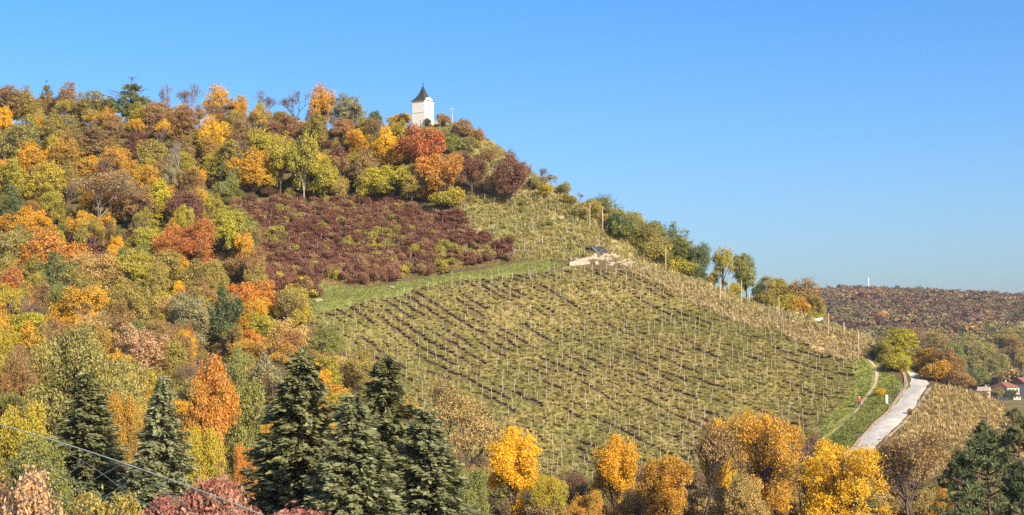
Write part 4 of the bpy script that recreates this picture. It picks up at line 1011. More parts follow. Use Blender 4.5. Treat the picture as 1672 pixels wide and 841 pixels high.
# ------------------------------------------------------------------ vines and stakes
def stake_mesh(seed, h=1.9, r=.034):
    rng_ = np.random.default_rng(seed); l = rng_.normal(0, .05, 2)
    me = tube_mesh('stake', [(0, 0, -.25), (l[0] * .6, l[1] * .6, h * .55)], [(l[0] * .6, l[1] * .6, h * .55), (l[0] * 1.2, l[1] * 1.2, h)], [r, r * .95], [r * .95, r * .85], 5)
    me.materials.append(WOOD_GREY); return me
SM = [stake_mesh(i, 1.7 + .1 * i) for i in range(5)]
def ray_px(x_, y_): return project(x_, y_, float(Tz(x_, y_)))
Pv = np.array(VINE); us, ts = Pv @ RN, Pv @ RD
stakes, vines = [], []
r2 = random.Random(9)
for iu in range(int(us.min() / RSP) - 1, int(us.max() / RSP) + 2):
    t = ts.min() + r2.uniform(0, 2)
    while t < ts.max():
        t += r2.uniform(1.9, 2.9)
        c_ = RN * ((iu + .5) * RSP + r2.uniform(-.2, .2)) + RD * t
        if not inpoly(c_[:1], c_[1:], VINE)[0]: continue
        if r2.random() < .80: stakes.append((c_[0], c_[1]))
    t = ts.min()
    while t < ts.max():
        t += r2.uniform(.55, .95)
        c_ = RN * ((iu + .5) * RSP + r2.uniform(-.25, .25)) + RD * t
        if inpoly(c_[:1], c_[1:], VINE)[0] and r2.random() < (.97 if soil_mask(c_[:1], c_[1:])[0] > .5 else .55): vines.append((c_[0], c_[1]))
stakes.sort(key=lambda s_: s_[1]); vines.sort(key=lambda s_: s_[1])
def where(x_, y_):
    px_, py_ = ray_px(x_, y_)
    v = 'upper' if py_ < 540 else ('middle' if py_ < 640 else 'lower')
    h = 'left' if px_ < 800 else ('central' if px_ < 1100 else 'right')
    return v + ' ' + h
def put_stakes(lst, plot, grp, cap, stuffname, stufflabel):
    for x_, y_ in lst[:cap]:
        o = add('vineyard_stake', SM[r2.randrange(5)], WOOD_GREY, None, (x_, y_, float(Tz(x_, y_)))); s_ = r2.uniform(.8, 1.12); o.scale = (1, 1, s_)
        o.rotation_euler = (r2.gauss(0, .06), r2.gauss(0, .06), r2.uniform(0, 6.28))
        tag(o, 'thin grey wooden vine stake in %s of %s' % (where(x_, y_) + ' part' if plot == 'the large vineyard' else 'among the bushes', plot), 'stake', grp)
    rest = lst[cap:]
    if rest:
        p0 = [(a, b_, float(Tz(a, b_)) - .2) for a, b_ in rest]; p1 = [(a + r2.gauss(0, .1), b_ + r2.gauss(0, .1), z_ + r2.uniform(1.7, 2.2)) for a, b_, z_ in p0]
        tag(add(stuffname, tube_mesh(stuffname, p0, p1, [.035] * len(p0), [.030] * len(p0), 4), WOOD_GREY), stufflabel, 'stakes', kind='stuff')
put_stakes(stakes, 'the large vineyard', 'stakes of the large vineyard', 170, 'distant_stakes', 'distant grey vine stakes high up in the large vineyard')
# withered vines of the large vineyard: low brown clumps along the rows
WV = leaf_mat('leaves_withered', (.22,.155,.07), (.28,.20,.075), .5)
WV2 = leaf_mat('leaves_withered_dark', (.17,.11,.06), (.22,.145,.07), .5)
for x_, y_ in vines[:100]:
    dk = soil_mask(np.array([x_]), np.array([y_]))[0] > .5
    o = add('grapevine', PR['v'][r2.randrange(4)].crown, WV2 if dk else WV, None, (x_, y_, float(Tz(x_, y_)) - .1)); s_ = r2.uniform(.4, .7); o.scale = (s_ * 1.4, s_ * .75, s_); o.rotation_euler = (0, 0, math.atan2(RD[1], RD[0]) + r2.gauss(0, .2))
    tag(o, '%s withered grapevine clump in %s part of the large vineyard' % ('dark' if dk else 'straw brown', where(x_, y_)), 'grapevine', 'withered vines of the large vineyard')
q = np.array(vines[100:]); n = len(q)
dk = soil_mask(q[:, 0], q[:, 1])
tint = np.where((dk > .5)[:, None], np.array([[.15,.098,.052]]) * rng.uniform(.75, 1.3, (n, 1)), lerp((.28,.205,.085), (.33,.245,.085), rng.random(n)))
scatter('withered_vines', np.concatenate([q, Tz(q[:, 0], q[:, 1])[:, None] - .1], 1), [(P_.crown, TINT_LEAF) for P_ in PR['v']], np.stack([rng.uniform(.5, 1.0, n), rng.uniform(.16, .36, n), rng.uniform(.13, .34, n)], 1), np.full(n, math.atan2(RD[1], RD[0])) + rng.normal(0, .2, n), rng.integers(0, 4, n), tint, 'withered brown grapevine clumps along the upper rows of the large vineyard', 'grapevines')
# maroon vines of the upper plot
ORD = 'first second third fourth fifth sixth seventh eighth ninth tenth eleventh twelfth thirteenth fourteenth fifteenth sixteenth seventeenth eighteenth nineteenth twentieth topmost'.split()
mvines, mst = [], []
Pm = np.array(MAROON); lo, hi = Pm.min(0), Pm.max(0)
for gy_ in np.arange(lo[1], hi[1], 1.25):
    for gx_ in np.arange(lo[0], hi[0], 1.0):
        x_, y_ = gx_ + r2.uniform(-.45, .45), gy_ + r2.uniform(-.35, .35)
        if not soft(np.array([x_]), np.array([y_]), MAROON, 3.2, 17)[0]: continue
        k = vnoise(np.array([x_ / 6]), np.array([y_ / 6]), 41)[0]
        if r2.random() < (.95 if k > .33 else .5): mvines.append((x_, y_, k))
        if r2.random() < .09: mst.append((x_, y_))
mvines.sort(key=lambda s_: s_[1])
step = max(1.0, len(mvines) / 200.)
pick_i = set(range(min(200, len(mvines))))
restm = []
for i, (x_, y_, k) in enumerate(mvines):
    px_, py_ = ray_px(x_, y_)
    green = (k < .33 and r2.random() < .5) or r2.random() < .05
    if i in pick_i:
        o = add('grapevine', PR['v'][r2.randrange(4)].crown, LM['ygreen' if green else ('maroon' if r2.random() < .75 else 'rust' if r2.random() < .3 else 'umber')], None, (x_, y_, float(Tz(x_, y_)) - .1)); s_ = r2.uniform(.5, 1.25); o.scale = (s_, s_, s_ * r2.uniform(1.0, 1.6)); o.rotation_euler = (0, 0, r2.uniform(0, 6.28))
        row_ = int((y_ - lo[1]) / 1.25) + 1; sd_ = 'left' if px_ < 460 else ('left middle' if px_ < 560 else ('middle' if px_ < 640 else ('right middle' if px_ < 730 else 'right')))
        tag(o, '%s grapevine bush, %s row up from grass lane, %s of red plot' % ('yellow green' if green else 'reddish brown', ORD[min(row_, len(ORD)) - 1], sd_), 'grapevine', 'vines of the dark red plot')
    else: restm.append((x_, y_, green))
if restm:
    n = len(restm); q = np.array([(a, b_) for a, b_, g in restm]); tint = np.array([(.34,.28,.05) if g else ((.20,.082,.052) if (a * 7.3) % 1 < .68 else (.28,.16,.08)) for a, b_, g in restm]) * rng.uniform(.8, 1.25, (n, 1))
    scatter('maroon_vines', np.concatenate([q, Tz(q[:, 0], q[:, 1])[:, None] - .1], 1), [(P_.crown, TINT_LEAF) for P_ in PR['v']], rng.uniform(.65, 1.35, n), rng.uniform(0, 6.28, n), rng.integers(0, 4, n), tint, 'maroon grapevine bushes packed in the far rows of the dark red plot', 'grapevines')
put_stakes(mst, 'the dark red plot', 'stakes of the dark red plot', 40, 'plot_stakes', 'thin grey vine stakes in the far rows of the dark red plot')
# stakes and shrubs of the upper right slope, the hilltop and the dry slope
for poly, plot, grp, cnt in ((SCRUB, 'the scrubby upper right slope', 'stakes of the upper right slope', 95), (DRY, 'the dry slope below the road', 'stakes of the dry slope', 40), (TOPG, 'the slope right of the chapel', 'stakes right of the chapel', 26)):
    Pq = np.array(poly); lo, hi = Pq.min(0), Pq.max(0); got = []
    while len(got) < cnt:
        a, b_ = r2.uniform(lo[0], hi[0]), r2.uniform(lo[1], hi[1])
        if inpoly(np.array([a]), np.array([b_]), poly)[0]: got.append((a, b_))
    put_stakes(sorted(got, key=lambda s_: s_[1]), plot, grp, 30 if cnt > 50 else 15, 'slope_stakes', 'thin grey stakes farther up ' + plot)
q = sample(SCRUB, .06); n = len(q)
tint = np.array([(.36,.31,.05), (.22,.22,.05), (.30,.22,.07), (.26,.27,.05)])[rng.integers(0, 4, n)]
scatter('low_scrub', np.concatenate([q, Tz(q[:, 0], q[:, 1])[:, None] - .1], 1), [(P_.crown, TINT_LEAF) for P_ in PR['v']], rng.uniform(.35, .9, n), rng.uniform(0, 6.28, n), rng.integers(0, 4, n), tint, 'low yellow green scrub on the upper right slope', 'scrub')

# ------------------------------------------------------------------ chapel
cx_, cy_, _ = pt(690.5, 207, 384); cz = min(float(Tz(cx_, cy_)), pt(690.5, 207.5, 384)[2])
cz = pt(690.5, 208.5, 384)[2]
ch = tag(empty('chapel', (cx_, cy_, cz), math.radians(-34)), 'white chapel tower with dark pointed roof on the hilltop', 'chapel')
s = 1.82; H = 6.25
bm = bmesh.new(); box(bm, -s, s, -s, s, -1.5, H)
add('wall', bm_mesh('chapel_wall', bm), WHITE, ch)
# gable crowning the right-hand face
bm = bmesh.new()
prof = [(-s, H), (s, H), (s * .55, H + .55), (0, H + .95), (-s * .55, H + .55)]
a_ = [bm.verts.new((s + .02, y_, z_)) for y_, z_ in prof]; b_ = [bm.verts.new((s - .35, y_, z_)) for y_, z_ in prof]
bm.faces.new(a_); bm.faces.new(b_[::-1])
for i in range(5): bm.faces.new([a_[i], b_[i], b_[(i + 1) % 5], a_[(i + 1) % 5]])
bmesh.ops.recalc_face_normals(bm, faces=bm.faces)
add('gable', bm_mesh('chapel_gable', bm), WHITE, ch)
add('cornice', boxes('chapel_cornice', (-s - .12, s + .12, -s - .12, s + .12, H - .22, H - .02)), WHITE, ch)
# flared tent roof
bm = bmesh.new(); rings = []
for rr, zz in ((s + .25, H), (s - .06, H + .28), (s * .66, H + .95), (s * .42, H + 1.75), (s * .22, H + 2.75), (s * .07, H + 3.6)):
    rings.append([bm.verts.new((sx * rr, sy * rr, zz)) for sx, sy in ((-1, -1), (1, -1), (1, 1), (-1, 1))])
for A_, B_ in zip(rings[:-1], rings[1:]):
    for i in range(4): bm.faces.new([A_[i], A_[(i + 1) % 4], B_[(i + 1) % 4], B_[i]])
bm.faces.new(rings[0][::-1]); bm.faces.new(rings[-1])
rf = add('roof', bm_mesh('chapel_roof', bm), SLATE, ch)
add('finial', tube_mesh('finial', [(0, 0, H + 3.5), (0, 0, H + 4.2), (0, 0, H + 4.15)], [(0, 0, H + 4.2), (0, 0, H + 5.2), (0, 0, H + 4.35)], [.13, .05, .13], [.07, .025, .13], 6), SLATE, rf)
def arch(bm, w, z0, z1, x0, x1):
    pr = [(-w, z0), (w, z0), (w, z1)] + [(w * math.cos(t), z1 + w * math.sin(t)) for t in np.linspace(.3, math.pi - .3, 7)] + [(-w, z1)]
    a = [bm.verts.new((x0, y_, z_)) for y_, z_ in pr]; b = [bm.verts.new((x1, y_, z_)) for y_, z_ in pr]
    bm.faces.new(a); bm.faces.new(b[::-1])
    for i in range(len(pr)): bm.faces.new([a[i], b[i], b[(i + 1) % len(pr)], a[(i + 1) % len(pr)]])
    bmesh.ops.recalc_face_normals(bm, faces=bm.faces)
bm = bmesh.new(); arch(bm, .30, 2.6, 4.1, s - .1, s + .025); add('niche', bm_mesh('niche', bm), plain_mat('niche_shade', (.22,.19,.16), None, 2), ch)
bm = bmesh.new(); arch(bm, .42, -.1, 1.5, s - .1, s + .03); dr = add('door', bm_mesh('door', bm), plain_mat('door_wood', (.10,.07,.05), None, 3), ch)
add('band', boxes('band', (-s - .05, s + .05, -s - .05, s + .05, 3.35, 3.5)), plain_mat('stained_band', (.70,.63,.49), (.62,.54,.40), .8), ch)
# ruined wall pieces on both sides of the chapel
def stone_wall(px0, px1, py_top, d, hgt, label, mat, rz=0.0):
    x0, y0, z0 = pt(px0, py_top, d); x1, _, _ = pt(px1, py_top, d); L = x1 - x0
    root = tag(empty('stone_wall', ((x0 + x1) / 2, d, z0 - hgt), rz), label, 'wall')
    rr = random.Random(int(px0)); zc = -1.2
    add('core', boxes('wall_core', (-L / 2 + .05, L / 2 - .05, -.16, .16, -1.2, hgt - .12)), mat, root)
    while zc < hgt - .05:
        hc = rr.uniform(.26, .4); xx = -L / 2
        while xx < L / 2 - .1:
            w_ = min(rr.uniform(.4, .9), L / 2 - xx)
            o = add('stone', boxes('stone', (-.5, .5, -.5, .5, -.5, .5)) if 'stone_block' not in bpy.data.meshes else bpy.data.meshes['stone_block'], mat, root, (xx + w_ / 2, rr.uniform(-.02, .02), min(zc + hc / 2, hgt)))
            o.data.name = 'stone_block'; o.scale = (w_ - .03, .4 + rr.uniform(0, .06), hc - .03); xx += w_
        zc += hc
    return root
stone_wall(708, 731, 199, 383, 1.9, 'low ruined stone wall running right from the chapel', STONE)
stone_wall(655, 672, 210, 382, 1.4, 'low ruined stone wall left of the chapel', STONE_OLD)
# white pole with a crossbar
x_, y_, z_ = pt(738, 216, 380); g = float(Tz(x_, y_)); top = pt(738, 176, 380)[2] - g
pl = tag(empty('pole', (x_, y_, g)), 'tall whitish pole with short crossbar right of the chapel', 'pole')
add('mast', tube_mesh('mast', [(0, 0, -.4), (.05, 0, top * .5)], [(.05, 0, top * .5), (.02, 0, top)], [.13, .11], [.11, .08], 6), plain_mat('pole_paint', (.45,.43,.40), None, 3), pl)
add('crossbar', tube_mesh('crossbar', [(-.45, 0, top - .35)], [(.5, 0, top - .15)], [.07], [.07], 5), bpy.data.materials['pole_paint'], pl)
add('lamp', boxes('lamp', (-.62, -.38, -.12, .12, top - .5, top - .25)), bpy.data.materials['pole_paint'], pl)

# ------------------------------------------------------------------ rocks and the dark hollow on the ridge
def rock(bm, c, sx, sy, sz, seed):
    rr = random.Random(seed); r = bmesh.ops.create_icosphere(bm, subdivisions=2, radius=1.0)
    for v in r['verts']:
        k = rr.uniform(.75, 1.15); v.co = Vector((c[0] + max(-.8, min(.8, v.co.x * k)) * sx, c[1] + max(-.8, min(.8, v.co.y * k)) * sy, c[2] + max(-.75, min(.75, v.co.z * k)) * sz))
b0 = hit(980, 430); root = tag(empty('rock_outcrop', tuple(b0)), 'pale bare rock bank where the grass lane meets the ridge', 'rock')
rr = random.Random(3)
for i in range(46):
    px_ = 930 + 100 * rr.random(); t = (px_ - 930) / 100; topy = 429 - 13 * math.sin(math.pi * min(1, t * 1.05)) ** .7
    py_ = topy + rr.random() * (434 - topy)
    h_ = hit(px_, py_); bm = bmesh.new(); rock(bm, (0, 0, 0), rr.uniform(.4, 1.2), rr.uniform(.4, .9), rr.uniform(.3, .75), i)
    add('boulder', bm_mesh('boulder', bm), STONE, root, tuple(h_ - b0 + np.array((0, 0, .12))))
hb = hit(978, 414); r_ = tag(empty('dugout', tuple(hb)), 'dark dugout opening with a slanting grey board above the pale rocks', 'shelter')
k = hb[1] / F
bm = bmesh.new()   # back and roof of the hollow: a low tent of dark sheeting
A = [(-17 * k, 0, 10 * k), (-6 * k, .2, -3 * k), (14 * k, .2, -2 * k), (8 * k, .1, 7 * k), (0, .1, 7.5 * k)]
f_ = [bm.verts.new((a, b__ - .5, c_ + .15)) for a, b__, c_ in A]; g_ = [bm.verts.new((a * 1.05, b__ + 1.3, c_ + .6)) for a, b__, c_ in A]
bm.faces.new(f_); bm.faces.new(g_[::-1])
for i in range(5): bm.faces.new([f_[i], g_[i], g_[(i + 1) % 5], f_[(i + 1) % 5]])
bmesh.ops.recalc_face_normals(bm, faces=bm.faces)
add('sheeting', bm_mesh('sheeting', bm), TARP, r_)
add('board', tube_mesh('board', [(-12 * k, -.7, 8 * k + .2)], [(-1 * k, -.75, -2 * k + .1)], [.16], [.16], 4), METAL, r_)
add('board', tube_mesh('board', [(-2 * k, -.72, -1 * k + .1)], [(6 * k, -.62, 5 * k + .2)], [.10], [.10], 4), METAL, r_)
for px_, py_, w_, h__, lb in ((915, 357, 14, 6, 'flat pale boulder in the grass of the upper right slope'), (520, 492, 16, 7, 'pale stones at the left start of the grass lane'), (785, 306, 22, 10, 'pale earth scar under the maroon trees'), (640, 470, 10, 4, 'small pale stone in the middle of the grass lane')):
    h_ = hit(px_, py_); k = h_[1] / F; bm = bmesh.new(); rock(bm, (0, 0, 0), w_ * k * .55, w_ * k * .4, h__ * k * .6, px_)
    tag(add('boulder', bm_mesh('boulder', bm), STONE, None, (h_[0], h_[1], h_[2] + .12)), lb, 'rock')

# ------------------------------------------------------------------ tall wooden posts along the ridge
def post(px, ptop, pbot, label, d=None, lean=0.0, r=.095):
    if d is None: h_ = hit(px, pbot)
    else:
        h_ = np.array(pt(px, pbot, d)); h_[2] = float(Tz(h_[0], h_[1]))
    top = pt(px, ptop, h_[1])[2] - h_[2]
    o = add('wooden_post', tube_mesh('wooden_post', [(0, 0, -.5)], [(lean, 0, top)], [r * 1.1], [r * .9], 7), WOOD_POST, None, tuple(h_))
    return tag(o, label, 'post', 'tall posts')
PO = [(963,332,372,'tallest leaning wooden post, first of the ridge posts from the left'),(984,337,378,'second wooden ridge post from the left, against the sky'),(1002,351,378,'third wooden ridge post, in front of olive trees'),
      (1033,369,391,'fourth wooden ridge post in front of the dark bushes'),(1055,388,408,'fifth wooden ridge post, half hidden by shrubs'),(1073,398,430,'sixth wooden ridge post, left of the close pair'),(1087,403,444,'seventh wooden ridge post above the dry grass'),
      (1176,455,492,'wooden post below the airy yellow green tree'),(1190,458,482,'wooden post left of the upright ivy green tree'),(1211,458,496,'wooden post in front of the upright ivy green tree'),(1223,476,498,'short wooden post right of the upright ivy green tree'),
      (1272,485,520,'wooden post in front of the amber ridge trees'),(1353,512,548,'wooden post right of the white slab'),(1378,525,552,'wooden post two steps right of the white slab'),(1402,540,576,'last wooden post of the ridge above the footpath'),
      (500,498,542,'pale wooden corner post at the left end of the vineyard')]
for q in PO: post(*q)
# stakes standing in the ridge grass
Pq = np.array(RIDGE); lo, hi = Pq.min(0), Pq.max(0); got = []
while len(got) < 42:
    a, b_ = r2.uniform(lo[0], hi[0]), r2.uniform(lo[1], hi[1])
    if inpoly(np.array([a]), np.array([b_]), RIDGE)[0]: got.append((a, b_))
put_stakes(got, 'the straw coloured ridge strip', 'stakes of the ridge strip', 30, 'ridge_stakes', 'thin grey stakes at the far end of the ridge strip')

# white slab, small white box and white marker post
h_ = hit(1337, 524); bm = bmesh.new()
A = [(-.75, .55), (.7, .75), (.75, .5), (.25, -.1), (-.35, -.15), (-.6, .2)]
f_ = [bm.verts.new((a, -.15, c_)) for a, c_ in A]; g_ = [bm.verts.new((a, .5, c_ + .12)) for a, c_ in A]
bm.faces.new(f_); bm.faces.new(g_[::-1])
for i in range(6): bm.faces.new([f_[i], g_[i], g_[(i + 1) % 6], f_[(i + 1) % 6]])
bmesh.ops.recalc_face_normals(bm, faces=bm.faces)
WP = plain_mat('white_paint', (.80,.79,.76), (.74,.72,.69), 2, .7)
tag(add('slab', bm_mesh('slab', bm), WP, None, tuple(h_)), 'white slanting slab lying at the edge of the ridge', 'slab')
h_ = hit(1301, 514); tag(add('crate', boxes('crate', (-.35, .35, -.3, .3, -.15, .45), (-.3, .3, -.25, .25, .452, .5)), WP, None, tuple(h_)), 'tiny white box in the bushes below the amber ridge trees', 'box')
h_ = hit(1448, 659); mk = tag(empty('marker_post', tuple(h_)), 'short white post on the green bank beside the road', 'post')
add('shaft', boxes('shaft', (-.17, .17, -.12, .12, -.3, 1.25)), WP, mk); add('cap', boxes('cap', (-.2, .2, -.15, .15, 1.252, 1.36)), WP, mk)

# ------------------------------------------------------------------ walker in the red jacket
def skin(name, verts, edges, radii, mat, parent=None, root=0, sub=1):
    me = bpy.data.meshes.new(name); me.from_pydata(verts, edges, []); me.materials.append(mat)
    o = add(name, me, mat, parent); m = o.modifiers.new('skin', 'SKIN'); m.use_smooth_shade = True
    for i, r in enumerate(radii):
        v = me.skin_vertices[0].data[i]; v.radius = (r, r) if not isinstance(r, tuple) else r; v.use_root = (i == root)
    sb = o.modifiers.new('sub', 'SUBSURF'); sb.levels = sb.render_levels = sub
    return o
h_ = hit(1403, 665.5)
pe = tag(empty('person', (h_[0], h_[1], h_[2] - .02), math.radians(25)), 'walker in red jacket and white cap on the footpath', 'person')
SKINM = plain_mat('skin', (.55,.33,.24), None, 3); RED = plain_mat('red_cloth', (.62,.035,.03), (.5,.03,.03), 4); TROU = plain_mat('dark_cloth', (.05,.055,.075), None, 4)
J = [(0,0,.95),(0,0,1.15),(0,-.01,1.36),(0,-.02,1.46),(0,-.03,1.56),(0,-.03,1.66),
     (.18,0,1.38),(.25,.03,1.14),(.23,-.14,.94),(.225,-.2,.88),(-.18,0,1.38),(-.25,.06,1.14),(-.26,.0,.92),(-.255,-.03,.86),
     (.10,0,.90),(.11,-.16,.52),(.11,-.06,.12),(.12,-.2,.05),(-.10,0,.90),(-.10,.06,.50),(-.10,.24,.14),(-.10,.14,.05)]
E = [(0,1),(1,2),(2,3),(3,4),(4,5),(2,6),(6,7),(7,8),(8,9),(2,10),(10,11),(11,12),(12,13),(0,14),(14,15),(15,16),(16,17),(0,18),(18,19),(19,20),(20,21)]
RR = [.14,.15,.15,.06,.085,.095,.075,.055,.04,.035,.075,.055,.04,.035,.10,.07,.05,.045,.10,.07,.05,.045]
body = skin('body', J, E, RR, SKINM, pe)
skin('jacket', [J[i] for i in (0,1,2,6,7,8,10,11,12)] + [(0,-.01,1.42)], [(0,1),(1,2),(2,3),(3,4),(4,5),(2,6),(6,7),(7,8),(2,9)], [.19,.19,.18,.095,.075,.06,.095,.075,.06,.09], RED, pe)
skin('trousers', [J[0]] + [J[i] for i in (14,15,16,18,19,20)], [(0,1),(1,2),(2,3),(0,4),(4,5),(5,6)], [.15,.12,.09,.07,.12,.09,.07], TROU, pe)
bm = bmesh.new(); bmesh.ops.create_uvsphere(bm, u_segments=12, v_segments=8, radius=.125)
for v in bm.verts:
    v.co.z = max(v.co.z, -.02) * .95
    if v.co.y < -.06 and v.co.z < .02: v.co.y -= .07
bmesh.ops.translate(bm, verts=bm.verts, vec=(0, -.03, 1.655)); add('cap', bm_mesh('cap', bm), WP, pe)
bm = bmesh.new()
for sx in (-.035, .035): bmesh.ops.create_uvsphere(bm, u_segments=6, v_segments=5, radius=.014, matrix=Matrix.Translation((sx, -.118, 1.62)))
add('eyes', bm_mesh('eyes', bm), DARK, pe)
bm = bmesh.new(); bmesh.ops.create_cone(bm, segments=5, radius1=.02, radius2=.006, depth=.05, cap_ends=True, matrix=Matrix.Translation((0, -.128, 1.59)) @ Matrix.Rotation(math.radians(60), 4, 'X')); add('nose', bm_mesh('nose', bm), SKINM, pe)
bm = bmesh.new()
for fx, fy in ((.12, -.21), (-.10, .13)):
    bmesh.ops.create_cube(bm, size=1, matrix=Matrix.Translation((fx, fy, .045)) @ Matrix.Diagonal((.10, .27, .09, 1)))
bmesh.ops.bevel(bm, geom=bm.edges[:], offset=.02, segments=2, affect='EDGES'); add('shoes', bm_mesh('shoes', bm), DARK, pe)

# ------------------------------------------------------------------ far hill and its wood
def hill_z(x, y):
    crest = 60.5 + 5 * np.sin((x - 470) / 95.0) * .3 - np.clip((x - 560), -400, 600) * .030 + (vnoise(x / 60, y / 60, 51) - .5) * 5
    t = sstep(690, 1560, y) * .62 + np.clip((y - 690) / 870, 0, 1) * .38
    fall = 1 - .5 * sstep(1560, 2400, y)
    side = sstep(-900, -200, x) * (1 - sstep(1400, 2300, x))
    return VALLEY - .5 + (crest - VALLEY) * t * fall * side + (vnoise(x / 120, y / 120, 52) - .5) * 10 * t
hx = np.arange(-1000, 2401, 25.); hy = np.arange(690, 2500, 25.)
hX, hY = np.meshgrid(hx, hy); hZ = hill_z(hX, hY)
ii = np.arange(hX.size).reshape(hX.shape)
hm = mesh_from('hill', np.stack([hX, hY, hZ], -1).reshape(-1, 3), np.stack([ii[:-1, :-1], ii[:-1, 1:], ii[1:, 1:], ii[1:, :-1]], -1).reshape(-1, 4), 4, True)
tag(add('hill', hm, plain_mat('hill_floor', (.10,.06,.045), (.14,.10,.055), .05)), kind='structure')
FT = [make_tree(200 + i, R=(3.6, 3.6, 3.3), T=.6, lobes=8, clumps=110, per=4, leaf=.62, csig=.4) for i in range(4)]
n = 13000; hy_ = rng.uniform(760, 1590, n); hx_ = hy_ * rng.uniform(.165, .36, n)
nz = vnoise(hx_ / 45, hy_ / 70, 61) * .6 + vnoise(hx_ / 14, hy_ / 20, 62) * .4
low = 1 - sstep(800, 1250, hy_)
cols = np.array([(.20,.105,.062), (.26,.15,.08), (.19,.14,.08), (.34,.23,.09), (.25,.22,.08), (.46,.19,.06), (.50,.31,.10)])
pr = np.stack([2.6 - 2.2 * low, 2.4 - 1.8 * low, 1.8 + 0 * low, 1.5 + 1.0 * low, 1.0 + 3.0 * low, .16 + .1 * low, .10 + .5 * low], 1) * np.exp(rng.normal(0, .1, (n, 7)))
pr[:, 3:5] *= np.where(nz > .52, 3.0, .35)[:, None]; pr[:, 0] *= np.where(nz < .5, 2.0, .7)
cum = np.cumsum(pr / pr.sum(1, keepdims=True), 1); ck = (rng.random(n)[:, None] > cum).sum(1).clip(0, 6)
tint = cols[ck] * rng.uniform(.65, 1.05, (n, 1))
pk = rng.integers(0, 4, n); sc = rng.uniform(.6, 1.5, n) * (.8 + .5 * vnoise(hx_ / 25, hy_ / 40, 63))
scatter('far_wood', np.stack([hx_, hy_, hill_z(hx_, hy_) - .3], 1), [(P_.crown, TINT_LEAF) for P_ in FT], np.stack([sc, sc, sc * rng.uniform(.8, 1.1, n)], 1), rng.uniform(0, 6.28, n), pk, tint, 'brown and maroon wood covering the distant hill', 'wood')
def far_tree(px, py, w, pal, label, d=None, h=None):
    if d is None: w *= 1.35; py -= 3
    P = FT[rnd.randrange(4)]; h = h or w
    if d is None:
        a, b_ = ray(px, py); dd = np.arange(700, 1700, 2.); gg = b_ * dd - hill_z(a * dd, dd) - h * dd / F * .55; k = np.argmax(gg <= 0) if (gg <= 0).any() else int(np.argmin(gg)); d = dd[k]
    X, Y, Z = pt(px, py, d); gz = float(max(hill_z(np.array(X), np.array(Y)), Tz(X, Y)) if Y > 690 else Tz(X, Y)); sx = w * d / F / P.W; sz = h * d / F / P.H
    root = tag(empty('broadleaf_tree', (X, Y, gz - .1)), label, 'tree', None); nat = (P.T + P.H / 2) * sz; zc = max(Z - gz, nat * .9)
    t = add('trunk', P.trunk, BARK, root); t.scale = (sx, sx, sz * zc / nat); c = add('crown', (P.crown if d > 1000 else PR['r'][rnd.randrange(6)].crown), LM[pal], root, (0, 0, zc - nat)); c.scale = (sx, sx, sz)
for q in [(1442,520,17,'orange','single orange tree on the left of the distant hill'),(1492,517,15,'amber','amber tree on the distant hill right of the orange one'),(1526,500,18,'ember','reddish tree in the middle of the distant hill'),
          (1550,502,12,'ember','small red tree right of the reddish one on the distant hill'),(1540,523,17,'rust','rust tree below the reddish pair on the distant hill'),(1512,510,20,'dgreen','dark green tree beside the reddish one on the distant hill'),
          (1608,518,15,'amber','amber tree in the right part of the distant hill'),(1466,471,6,'dgreen','dark bump of a tree on the distant skyline'),(1378,473,6,'umber','low bump of a tree at the left of the distant skyline'),(1625,480,9,'umber','pointed tree top on the right of the distant skyline'),
          (1662,545,20,'dgreen','dark tree near the right edge of the distant hill')]: far_tree(*q)
for q in [(1578,576,52,'oak','pale green rounded tree at the foot of the distant hill',800,40),(1605,592,52,'oak','big pale green tree above the red roofed houses',770,46),(1560,590,40,'green','green tree left of the big pale green one',760,36),
          (1634,604,44,'oak','green tree just above the red roof',745,34),(1655,578,44,'umber','brown tree above the houses at the right edge',790,36),(1640,562,50,'olive','olive tree higher up at the right edge',840,34),(1595,620,40,'green','green tree left of the red roofed house',735,30),
          (1668,600,30,'olive','olive tree behind the second house at the right edge',750,36),(1530,560,44,'olive','olive tree on the lower hill behind the amber road tree',830,30),(1668,556,40,'oak','dull green tree at the right edge of the hill foot',850,30),(1575,628,30,'olive','olive bush tree beside the dry slope edge',720,24),
          (1628,662,26,'olive','olive bush in front of the cream house',662,16),(1652,664,30,'dgreen','dark green bush in front of the small pale annex',664,14),(1606,657,22,'umber','brown bush in front of the small cream outbuilding',660,12),
          (1498,556,44,'umber','brown tree on the lower hill behind the yellow road tree',860,28)]: far_tree(*q)
# masts on the distant crest
def mast(px, ptop, pbot, r, label, mat):
    X, Y, Z = pt(px, pbot, 1555); g = float(hill_z(np.array(X), np.array(Y))); top = pt(px, ptop, 1555)[2] - g
    m = tag(empty('mast', (X, Y, g)), label, 'mast'); add('shaft', tube_mesh('shaft', [(0, 0, -.5), (0, 0, top * .5)], [(0, 0, top * .5), (0, 0, top)], [r, r * .9], [r * .9, r * .75], 8), mat, m)
    add('platform', tube_mesh('platform', [(0, 0, top * .86)], [(0, 0, top * .93)], [r * 1.5], [r * 1.5], 8), mat, m)
mast(1418, 453, 470, .5, 'white mast on the crest of the distant hill', WP)
mast(1350, 463, 472, .22, 'thin dark mast at the left end of the distant crest', DARK)

